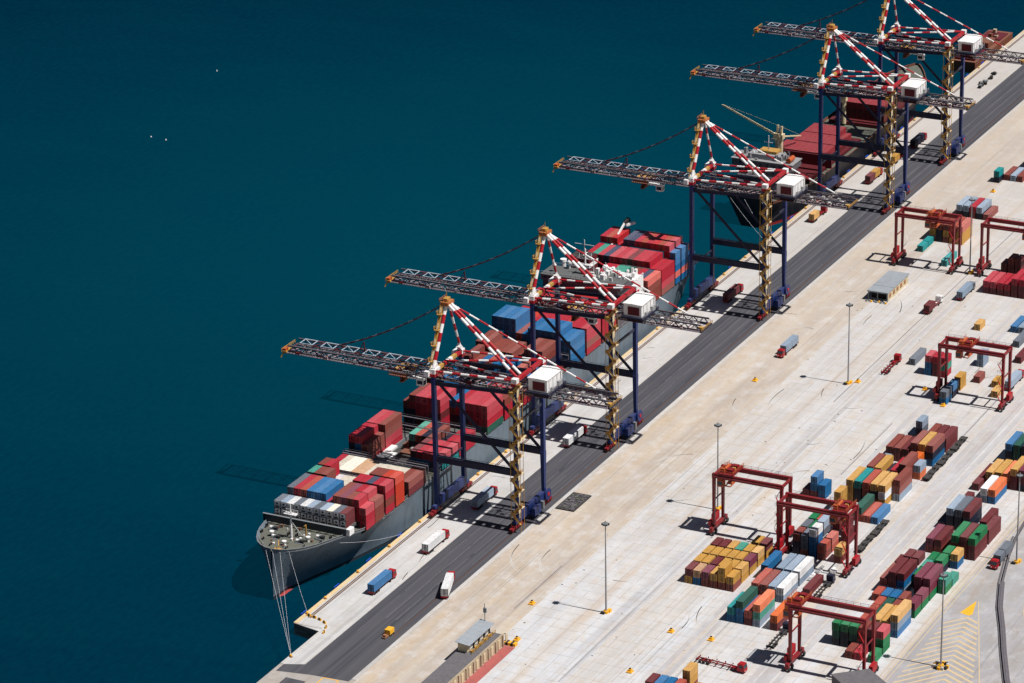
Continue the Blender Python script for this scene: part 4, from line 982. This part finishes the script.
# ------------------------------------------------------------------ rubber tyred gantry
def make_rtg():
    r=empty('yard_gantry'); W_=24.2
    for y in (0,-W_):
        for x in (0,7.6):
            b=MB(); b.bar((x,y,2.6),(x,y,20.9),.75,.95,0,.95,1.25); b.build('leg',M['rtg'],r)
        b=MB(); b.box(-2.8,y-.55,1.7,10.4,y+.55,2.7); b.build('sill_beam',M['rtg'],r); b=MB(); b.bar((.4,y,12),(7.2,y,12),.35,.35); b.build('tie_beam',M['rtg'],r)
        for x in (-2.2,0.2,7.4,9.8):
            b=MB(); b.box(x-.5,y-.75,.9,x+.5,y+.75,1.75); o=b.build('axle_frame',M['rtg'],r)
            for d in (-.95,.55):
                b=MB(); b.tube((x,y+d,.78),(x,y+d+.42,.78),.78,0,14); b.build('tyre',M['dark'],o)
    for x in (0,7.6):
        b=MB(); b.box(x-.55,-W_-.6,20.2,x+.55,.6,21.7); b.build('main_beam',M['rtg'],r)
        s=-1 if x==0 else 1
        b=MB(); b.box(x+s*.55,-W_,21.0,x+s*1.35,0,21.1); b.rail((x+s*1.35,-W_,21.1),(x+s*1.35,0,21.1),1.1,0,2.4,.07); b.build('walkway',M['mred'],r)
    b=MB(); b.box(.55,-W_-.4,20.5,7.05,-W_+.3,21.4); b.box(.55,-.3,20.5,7.05,.4,21.4); b.build('end_tie',M['rtg'],r)
    b=MB(); b.box(2.2,-.9+1.6,2.7,6.4,1.9,5.6,0); b.build('power_unit',M['rtgb'],r)
    b=MB(); b.box(2.2,-W_-2.0,2.7,6.0,-W_-.7,5.0,0); b.build('switch_house',M['rtgb'],r)
    b=MB(); b.box(-1.0,.7,2.7,1.4,1.7,4.4,0); b.build('fuel_tank',M['rtgb'],r)
    b=MB(); 
    for k in range(6):
        z=2.7+k*3; b.bar((-1.6,-W_-.3+(1.6 if k%2 else 0),z),(-1.6,-W_-.3+(0 if k%2 else 1.6),z+3),.5,.15); b.rail((-2,-W_-.5,z+3),(-2,-W_+1.5,z+3),1,0,1,.08)
    b.build('stair',M['rtgb'],r)
    t=empty('trolley'); t.parent=r; t.location=(0,-5,0)
    b=MB(); b.box(-.8,-2.6,21.8,8.4,2.6,22.3,0); b.box(.8,-1.7,22.3,3.0,.4,23.5,0); b.box(5.2,-1.6,22.3,7.0,.4,23.2,0); b.tube((2,1.5,22.9),(6,1.5,22.9),.55,1,10); b.box(3.4,-1.4,22.3,4.6,-.2,23.0,2); b.box(.2,.9,22.3,1.0,2.2,23.8,1)
    b.rail((-.8,-2.6,22.3),(8.4,-2.6,22.3),1.1,1,1.6,.1); b.rail((-.8,2.6,22.3),(8.4,2.6,22.3),1.1,1,1.6,.1); b.rail((-.8,-2.6,22.3),(-.8,2.6,22.3),1.1,1,1.6,.1); b.build('trolley_frame',[M['rtg'],M['orange'],M['yel']],t)
    b=MB(); b.box(-.2,1.2,17.2,1.8,3.4,19.6,0); b.box(0,1.6,19.6,1.5,3.0,21.8,0); b.build('operator_cab',M['orange'],t)
    b=MB(); b.box(-.26,1.4,17.8,-.2,3.2,19.2); b.build('cab_window',M['glass'],t)
    b=MB(); b.box(.8,-1.0,17.2,7,-.7,17.5,0); b.box(.8,.7,17.2,7,1.0,17.5,0); b.box(.8,-1,17.2,1.1,1,17.5,0); b.box(6.7,-1,17.2,7,1,17.5,0); b.box(2.4,-.9,17.5,5.4,.9,18.1,0)
    for x in (2,5.8):
        for y in (-1,1): b.bar((x,y,17),(x,y,21.8),.07,.07,1)
    b.build('spreader',[M['orange'],M['dark']],t)
    return r
rtg=make_rtg()
RT=[(24.2,-91.6,-4.5,'red gantry behind the yellow container block, trolley at its left end'),(12.1,-119.7,-21.2,'red gantry over the stack with the white roofed box, trolley at right'),
    (-57.4,-152.4,-1.0,'nearest red gantry at the picture bottom beside the green containers'),(164.0,-119.8,-9.5,'red gantry alone in the middle yard, grey and navy stack at its left leg'),
    (289.8,-55.6,-15.5,'far red gantry over the teal boxes near the road'),(291.6,-91.0,-20,'far red gantry cut by the right picture edge')]
for i,(x,y,ty,t) in enumerate(RT):
    o=rtg if i==0 else copy_tree(rtg)
    o.location=(x,y,.02); tag(o,t,'gantry crane','red rubber tyred gantry cranes')
    for ch in o.children:
        if ch.name.startswith('trolley'):
            ch.location.y=ty

# ------------------------------------------------------------------ light masts
def make_mast(big=False):
    r=empty('light_mast'); b=MB(); b.tube((0,0,0),(0,0,32.2),.32,0,10,.16); b.build('pole',M['steel'],r)
    b=MB(); b.tube((0,0,31.2),(0,0,31.4),1.0,0,12)
    for k in range(8):
        a=k*math.pi/4; b.cbox((1.05*math.cos(a),1.05*math.sin(a),31.1),.5,.5,.35,1)
    b.build('lamp_ring',[M['grey'],M['dark']],r)
    b=MB(); b.tube((0,0,0),(0,0,.9),.9,0,12)
    if big:
        for k in range(12):
            a=k*math.pi/6; b.cbox((2.1*math.cos(a),2.1*math.sin(a),.5),.8,.8,1.0,(0,1,2)[k%3])
    else: b.cbox((1.2,-.6,.45),1.4,1.0,.9,0); b.cbox((-1.0,.7,.4),1.0,1.2,.8,2)
    b.build('base_blocks',[M['ybright'],M['kerb'],M['dark']],r); return r
mp=make_mast()
for i,(x,y,t) in enumerate([(-45.7,-84.6,'tall light mast standing alone in the open yard left of the yellow block'),(41.7,-85.4,'tall light mast just behind the first red gantry'),(164,-84.7,'tall light mast beside the drain in the middle yard'),
    (-37.2,-194.1,'tall light mast with ring of blocks in the hatched area'),(43.2,-190.9,'tall light mast by the road at the right edge'),(291.1,-86.6,'far light mast between the two far red gantries')]):
    o=mp if i==0 else make_mast(True) if i==3 else copy_tree(mp); o.location=(x,y,.01); tag(o,t,'light mast','tall yard light masts')

# ------------------------------------------------------------------ buildings
r=empty('ramp_kiosk',(-81,-60,0)); tag(r,'long low tan walled ramp with a tin roofed kiosk on it','building')
def Rk(b,n,m): o=b.build(n,m); o.parent=r; o.matrix_parent_inverse=Matrix.Translation((81,60,0)); return o
b=MB(); b.box(-180,-65.3,0,-79.6,-64.7,4.0,0)
for x in range(-176,-80,5): b.box(x,-65.7,0,x+.7,-65.31,4.0,0); b.box(x+2.2,-65.5,0.2,x+3.6,-65.31,3.4,1)
Rk(b,'retaining_wall',[M['wall'],M['cream']])
b=MB(); b.box(-180,-64.7,0,-79.6,-57.0,3.7); Rk(b,'deck_slab',M['roofd'])
b=MB(); b.box(-95.6,-60.6,3.7,-79.8+.0,-57.4,6.6,0)
for x in (-94,-90.4,-86.8,-83.2): b.box(x,-60.75,4.2,x+1.8,-60.62,6.2,1); b.box(x+2.0,-60.9,3.75,x+2.8,-60.62,6.4,2)
Rk(b,'kiosk_wall',[M['cream'],M['white'],M['dark']])
b=MB(); b.add([(-96.4,-61.8,6.5),(-79,-61.8,6.5),(-79,-56.8,7.1),(-96.4,-56.8,7.1),(-96.4,-61.8,6.65),(-79,-61.8,6.65),(-79,-56.8,7.25),(-96.4,-56.8,7.25)],[(0,3,2,1),(4,5,6,7),(0,1,5,4),(1,2,6,5),(2,3,7,6),(3,0,4,7)]); Rk(b,'kiosk_roof',M['roofg'])
b=MB(); b.rail((-96,-62.4,3.7),(-79.8,-62.4,3.7),1.2,0,1.6,.14); 
for x in range(-95,-80,3): b.box(x,-62.3,3.72,x+1.2,-61.2,4.3,0)
Rk(b,'yellow_rail',M['yel'])
b=MB(); b.tube((-79.4,-58.6,3.7),(-79.4,-58.6,13),.14,0,6); b.box(-79.7,-59.2,10,-79.1,-58.2,11.5); Rk(b,'aerial',M['grey'])
sheet('red_paving',[(-79.6,-65.4),(-180,-65.4),(-180,-69.2),(-79.6,-69.2)],.013,paint('red_oxide_paving',lin((170,92,88)),.9,.4,.0))
b=MB(); b.box(-79.4,-69.0,0,-77.6,-64.8,1.0,0); b.box(-79.5,-68.2,.0,-77.5,-67.4,1.05,1); b.box(-79.5,-66.4,.0,-77.5,-65.6,1.05,1)
tag(b.build('crash_block',[M['ybright'],M['dark']]),'yellow and black striped crash block ending the red paving','barrier')
r=empty('equipment_shelter',(258,-64.5,0)); tag(r,'open fronted equipment shelter with pale flat roof and slatted side beyond the yard mast','shed')
def Rk(b,n,m): o=b.build(n,m); o.parent=r; o.matrix_parent_inverse=Matrix.Translation((-258,64.5,0)); return o
b=MB(); b.box(247.5,-68.4,3.6,271.5,-59.8,4.1); b.box(254,-68.5,4.1,254.4,-59.7,4.2); Rk(b,'roof',M['roofg'])
b=MB(); b.box(249,-68.1,0,271,-67.7,3.6,0)
for x in range(250,270,4): b.box(x,-68.25,1.2,x+2,-68.11,2.8,1)
Rk(b,'side_wall',[M['cream'],M['wood']])
b=MB(); b.box(251,-67.6,0,271,-60.4,3.55,0); Rk(b,'interior_shade_block',M['dark'])  # solid black block stands in for the shade under the roof
b=MB(); 
for y in (-68,-64,-60.2): b.bar((248,y,0),(248,y,3.6),.3,.3)
Rk(b,'post',M['grey'])
b=MB()
for i in range(9): b.box(245.6+(i%2)*.6,-68.5+i*1.0,0,246.5+(i%2)*.6,-67.9+i*1.0,.6,i%3>0)
tag(b.build('marker_block_row',[M['ybright'],M['grey']]),'row of yellow and grey blocks before the open fronted shelter','barrier')
r=empty('flat_roof_building',(-75,-181,0)); tag(r,'dark flat roofed building cut off by the bottom edge at right','building')
def Rk(b,n,m): o=b.build(n,m); o.parent=r; o.matrix_parent_inverse=Matrix.Translation((75,181,0)); return o
b=MB()
P0=[(-66.4,-169.7),(-58.6,-178.6),(-65.6,-187),(-76,-181)]
vs=[(x,y,0) for x,y in P0]+[(x,y,5.6) for x,y in P0]; b.add(vs,[(0,4,5,1),(1,5,6,2),(2,6,7,3),(3,7,4,0)]); Rk(b,'wall',M['roofd'])
b=MB(); P1=[(-66.4,-169.4),(-58.3,-178.7),(-65.5,-187.4),(-76.4,-181)]; vs=[(x,y,5.6) for x,y in P1]+[(x,y,6.0) for x,y in P1]; b.add(vs,[(0,4,5,1),(1,5,6,2),(2,6,7,3),(3,7,4,0),(4,7,6,5)]); Rk(b,'roof',M['roofd'])

# ------------------------------------------------------------------ trucks
def make_truck(load=None,cabm='rtgb',flat=False,trailer=True,lenm=12.2,cab=True,mkind='rtg'):
    """origin at the trailer's tail, heading +x"""
    r=empty('terminal_truck' if cab else 'trailer')
    def wheels(xs,par):
        for x in xs:
            for y in (-1.05,.75):
                b=MB(); b.tube((x,y,.5),(x,y+.32,.5),.5,0,12); w_=b.build('wheel',M['dark'],par)
    if trailer:
        b=MB()
        if not cab:
            for xa,xb in ((.2,3.4),(5,7.6),(9.6,12.4)): b.box(xa,-1.2,.9,xb,1.2,1.34)
        b.box(0,-.75,1.0,lenm+.4,-.45,1.3); b.box(0,.45,1.0,lenm+.4,.75,1.3)
        for i in range(7): x=i*lenm/6; b.box(x,-1.2,1.05,x+.28,1.2,1.28)
        b.box(-.1,-1.25,.7,.1,1.25,1.3)
        if flat:
            for x in (.2,3,6,9,11.6): b.box(x,-1.25,1.3,x+.3,-1.1,1.75); b.box(x,1.1,1.3,x+.3,1.25,1.75)
        b.build('trailer_frame',M[mkind] if cab else M['dark'],r); wheels((1.2,2.5,3.8),r)
    if cab:
        c=empty('cab'); c.parent=r; x0=lenm+.9 if trailer else 0
        b=MB(); b.box(x0-2.6,-.5,.6,x0+2.4,.5,1.0); b.add([(x0,-1.15,.7),(x0+2.5,-1.15,.7),(x0+2.5,1.15,.7),(x0,1.15,.7),(x0,-1.15,3.05),(x0+2.05,-1.15,3.05),(x0+2.05,1.15,3.05),(x0,1.15,3.05)],[(0,3,2,1),(4,5,6,7),(0,1,5,4),(1,2,6,5),(2,3,7,6),(3,0,4,7)])
        b.box(x0+.3,-.9,3.05,x0+1.7,.9,3.25); b.build('cab_body',M[cabm],c)
        b=MB(); b.add([(x0+2.33,-1.0,1.75),(x0+2.33,1.0,1.75),(x0+2.13,1.0,2.85),(x0+2.13,-1.0,2.85)],[(0,1,2,3)]); b.box(x0+.6,-1.18,1.8,x0+1.8,-1.155,2.7); b.box(x0+.6,1.155,1.8,x0+1.8,1.18,2.7); b.build('window',M['glass'],c)
        for y in (-.85,.6): b=MB(); b.box(x0+2.5,y,.9,x0+2.56,y+.3,1.15); b.build('headlight',M['white'],c)
        wheels((x0+1.4,x0-1.6),c)
    return r
def truck(x,y,heading,load,label,clabel=None,group='terminal trucks on the quay and in the yard',cabm='rtgb',flat=False,L=40,**k):
    r=make_truck(cabm=cabm,flat=flat,**k); r.location=(x,y,.02); r.rotation_euler.z=math.radians(heading); tag(r,label,'truck' if k.get('cab',True) else 'trailer',group)
    if load:
        a=math.radians(heading)
        xs=[0] if L==40 else ([0,6.12] if len(load)>1 else [0 if L==20 else 0])
        for i,ck in enumerate(load):
            px=xs[i] if i<len(xs) else 6.12
            ox=px+.02; oy=1.22
            container(x+ox*math.cos(a)-oy*math.sin(a),y+ox*math.sin(a)+oy*math.cos(a),1.34,L,ck,clabel if len(load)==1 else (clabel+(', rear one' if i==0 else ', front one')),'containers riding on trucks',rz=a)
    return r
truck(-65.6,-10.2,0,'B','red cabbed terminal truck with a blue container on the apron','blue container riding on the truck at the quay end')
truck(-31.2,-11.8,0,'W','red cabbed truck with white container between bow and first crane','white container riding on the apron truck by the bow')
truck(-58.6,-33.4,19,'W','truck with white container crossing out of the asphalt road','white container on the truck leaving the road',cabm='rtgb')
truck(7.0,-10.6,0,'LL','truck with two pale grey boxes standing under the nearest quay crane','pale grey box on the truck under the nearest crane',L=20)
truck(67.6,-15.8,0,'W','truck with long white container standing under the second quay crane','white container on the truck under the second crane')
truck(221.4,-11,0,'M','truck with maroon container standing under the middle quay crane','maroon container on the truck under the middle crane')
truck(321,-6.8,0,'Y','truck with yellow container left of the second farthest crane','yellow container on the truck left of the second farthest crane',L=20)
truck(375.5,-10.6,0,'MY','truck with red and yellow boxes under the second farthest crane','box on the truck under the second farthest crane',L=20)
truck(404,-11,0,'Y','truck with yellow container just past the second farthest crane','yellow container on the truck past the second farthest crane',L=20)
truck(428,-11.4,0,'K','truck with dark container standing under the farthest quay crane','dark container on the truck under the farthest crane')
truck(192.5,-52.2,180,'L','truck with pale grey container driving alone on the haul lane','pale grey container on the haul lane truck')
truck(177.5,-93.6,0,None,'red truck with empty trailer beside the middle yard mast',flat=True)
truck(241.5,-86.6,0,'M','truck with short maroon box beside the far drain','maroon box on the truck beside the far drain',L=20,cabm='white')
truck(260.5,-93.2,0,'L','truck with long pale container right of the far drain','pale container on the truck right of the far drain',cabm='grey')
truck(-64.4,-124.6,-95,None,'red truck with empty red flatbed trailer crossing the foreground yard',cabm='rtgb',flat=True,lenm=13.5)
truck(50.5,-185.8,180,'G','truck with grey container on the access road at right','grey container on the access road truck',cabm='rtgb')
truck(181,-140.4,0,'L','truck with pale container at the right leg of the middle gantry','pale container on truck at right leg of middle gantry')
for i,x in enumerate((92.5,106.2,120)): truck(x,-141.2,0,None,['front','middle','rear'][i]+' empty black trailer in the line beside the mixed block',group='empty black trailers',cab=False)
for i,x in enumerate((29,42.5)): truck(x,-141.2,0,None,['nearer','farther'][i]+' empty black trailer parked by the second gantry leg',group='empty black trailers',cab=False)
truck(-10,-141.4,0,None,'dark truck with empty trailer beside the plain maroon container',cabm='navyd',mkind='dark')
truck(-48,-141.8,0,None,'dark truck with empty trailer between orange containers and nearest gantry',cabm='navyd',mkind='dark')
# loose light rubbish of chassis parts by the second gantry
b=MB()
for i in range(16):
    x=random.uniform(2,12); y=random.uniform(-141,-127); 
    b.box(x,y,.02,x+random.uniform(1.5,3.5),y+random.uniform(.6,1.2),random.uniform(.3,.9),random.randint(0,1))
tag(b.build('spreader_parts',[M['steel'],M['white']]),'scatter of pale steel parts on the ground before the second gantry','equipment')
b=MB()
for i in range(14):
    x=random.uniform(522,548); y=random.uniform(-10,-7); b.box(x,y,.02,x+1.6,y+1.2,random.uniform(.5,1.6),random.randint(0,1))
tag(b.build('gear_pile',[M['dark'],M['grey']]),'dark pile of gear on the apron beyond the farthest crane','equipment')
print('containers total',NCONT[0])

# curved tyre marks where trucks and gantries turn
random.seed(5); b=MB()
for i in range(44):
    if i<10: x=random.uniform(-100,330); y=random.uniform(-13,-2)
    elif i<20: x=random.uniform(-100,330); y=random.uniform(-60,-36)
    else: x=random.uniform(-80,240); y=random.uniform(-147,-64)
    R0=random.uniform(9,26); a0=random.choice((0,math.pi/2,math.pi,-math.pi/2))+random.uniform(-.3,.3); sp_=random.uniform(.5,1.5)
    for off in (0,1.9):
        pr=None
        for k in range(13):
            a=a0+sp_*k/12; p=V((x+(R0+off)*(math.cos(a)-math.cos(a0)),y+(R0+off)*(math.sin(a)-math.sin(a0))*.55,.0175))
            if p.y>-1.5 or p.y<-149 or (-16<p.y<-1.6 and i>=10) or (-35.5<p.y<-14.5) or (i<10 and p.y<-14): pr=None; continue
            if pr is not None:
                d=(p-pr).normalized(); n_=V((-d.y,d.x,0))*.13
                q=[pr-n_,p-n_,p+n_,pr+n_]; b.add([tuple(t) for t in q],[(0,1,2,3)])
            pr=p
struct(b.build('tyre_marks',paint('tyre_rubber_on_concrete',lin((196,191,185)),.9,.35,.0,dirtcol=(.42,.40,.38),scale=.8)))
r=empty('lighting_trailer',(-88,-29,0.02)); tag(r,'small yellow plant trailer parked alone on the asphalt near the quay end','trailer')
b=MB(); b.box(-1.2,-1,.5,1.6,1,2.1); b.build('body',M['ybright'],r)
b=MB(); b.box(-3.6,-.6,.3,-1.2,.6,.5); b.box(-3.4,-.5,.5,-2.4,.5,1.3); b.build('drawbar',M['wood'],r)
for x in (-.6,1.0):
    for y in (-1.1,.9): b=MB(); b.tube((x,y,.35),(x,y+.2,.35),.35,0,10); b.build('wheel',M['dark'],r)
for i,(p,q) in enumerate((((317.5,22,8),(296,2.2,.9)),((317.5,14,8),(300,2.2,.9)),((318,29,8),(292,2.2,.9)))):
    o=line('mooring_rope',p,q,['middle','right','left'][i]+' stern rope of the black hulled ship',sag=.6,rr=.06)
    o['group']='stern ropes of the far ship'
for i,(x,y) in enumerate([(318.5,313.4),(317.5,304.9),(417.2,338.0)]):
    b=MB(); b.tube((0,0,-.3),(0,0,.5),.9,0,12,.7); b.tube((0,0,.5),(0,0,1.3),.25,0,8); o=b.build('buoy',M['white']); o.location=(x,y,-4); o.scale=(.45,.45,.45)
    tag(o,['left','right','topmost'][i]+' of the tiny white buoys far out on open water','buoy','white buoys')
# ------------------------------------------------------------------ boxes that show least are gathered into one mesh of stacks
bpy.context.view_layer.update()
KEEP=set(); [KEEP.update(range(int(p.split('-')[0]),int(p.split('-')[-1])+1)) for p in '1 3 5 7 10-12 19 26 29 33 36 40 42-43 46 53 55 57 59 64 75 77 79-80 82-87 89 91 93-96 98-102 105 108 111-114 116 120 122 135 137-139 142 145 148 151 153-157 159 161 167-169 173 175 177 180-184 187 190-191 193 195 197 200 202-203 205-206 208 210 219-222 225 228 230 235 237-238 240 242-245 252-256 258-259 261 263-264 267 270 273-274 276-277 280 283-286 288-290 293 296-301 305 308 310-311 313 318-321 323 326 334 336 339 342 349 351 365 367 369 371 373-374 377-378 389 391 393 395 397 399 401 403 405 407-409 411 413 415 417 419 421 424 428 430 434-437 439 442 449 460-461 465 478 484 486 488 490 503-504 508 512 514-521 523 525 527 529 531 533 535 538 543 552 557 562 570-572 584 588 592-596 635 651 663 672 675 684 692 696 698 701 703-705 711-712 714 716 718-720 733-736 787-788 803 808-815 817-823 825-831 833 835 837-838 916-924 927-932'.split()]
allc=[o for o in COL.objects if o.name.startswith('shipping_container')]
rest=[o for o in allc if KEEP and o['ci'] not in KEEP]
vv=[];ff=[];mi=[];mats=[];mix={}
kids={}
for o in COL.objects:
    if o.parent: kids.setdefault(o.parent.name,[]).append(o)
def take(o,mw):
    ml=[sl_.material for sl_ in o.material_slots]
    base=len(vv); vv.extend([tuple(mw@v.co) for v in o.data.vertices])
    for p in o.data.polygons:
        m_=ml[p.material_index]
        if m_.name not in mix: mix[m_.name]=len(mats); mats.append(m_)
        ff.append(tuple(base+i for i in p.vertices)); mi.append(mix[m_.name])
for o in rest:
    take(o,o.matrix_world)
    for ch in kids.get(o.name,[]): take(ch,o.matrix_world@ch.matrix_local)
me=bpy.data.meshes.new('stacked_containers'); me.from_pydata(vv,[],ff)
for m_ in mats: me.materials.append(m_)
me.polygons.foreach_set('material_index',mi); me.update()
so_=bpy.data.objects.new('stacked_containers',me); COL.objects.link(so_); so_['kind']='stuff'
so_['label']='the lesser seen boxes in the stacks on both ships and in the yard'; so_['category']='containers'
gone=[]
for o in rest: gone+=[ch for ch in kids.get(o.name,[])]+[o]
bpy.data.batch_remove(gone)
seen={}
for o in COL.objects:
    if 'label' in o and not o.parent:
        seen.setdefault(o['label'],[]).append(o)
for l,os_ in seen.items():
    if len(os_)>1 and os_[0].name.startswith('shipping_container'):
        os_.sort(key=lambda q:(q.location.x,-q.location.y))
        for k,o in enumerate(os_):
            wds=o['label'].split()
            o['label']=(['nearer','farther','farthest','remotest','last','last'][k]+' '+o['label']) if len(wds)<16 else o['label']
for o in COL.objects:
    if 'ci' in o: del o['ci']
    if 'label' in o and len(o['label'].split())>16: print('LONG',o['label'])
dup=[l for l,q in seen.items() if len(q)>1]
print('dup labels',len(dup),dup[:12])
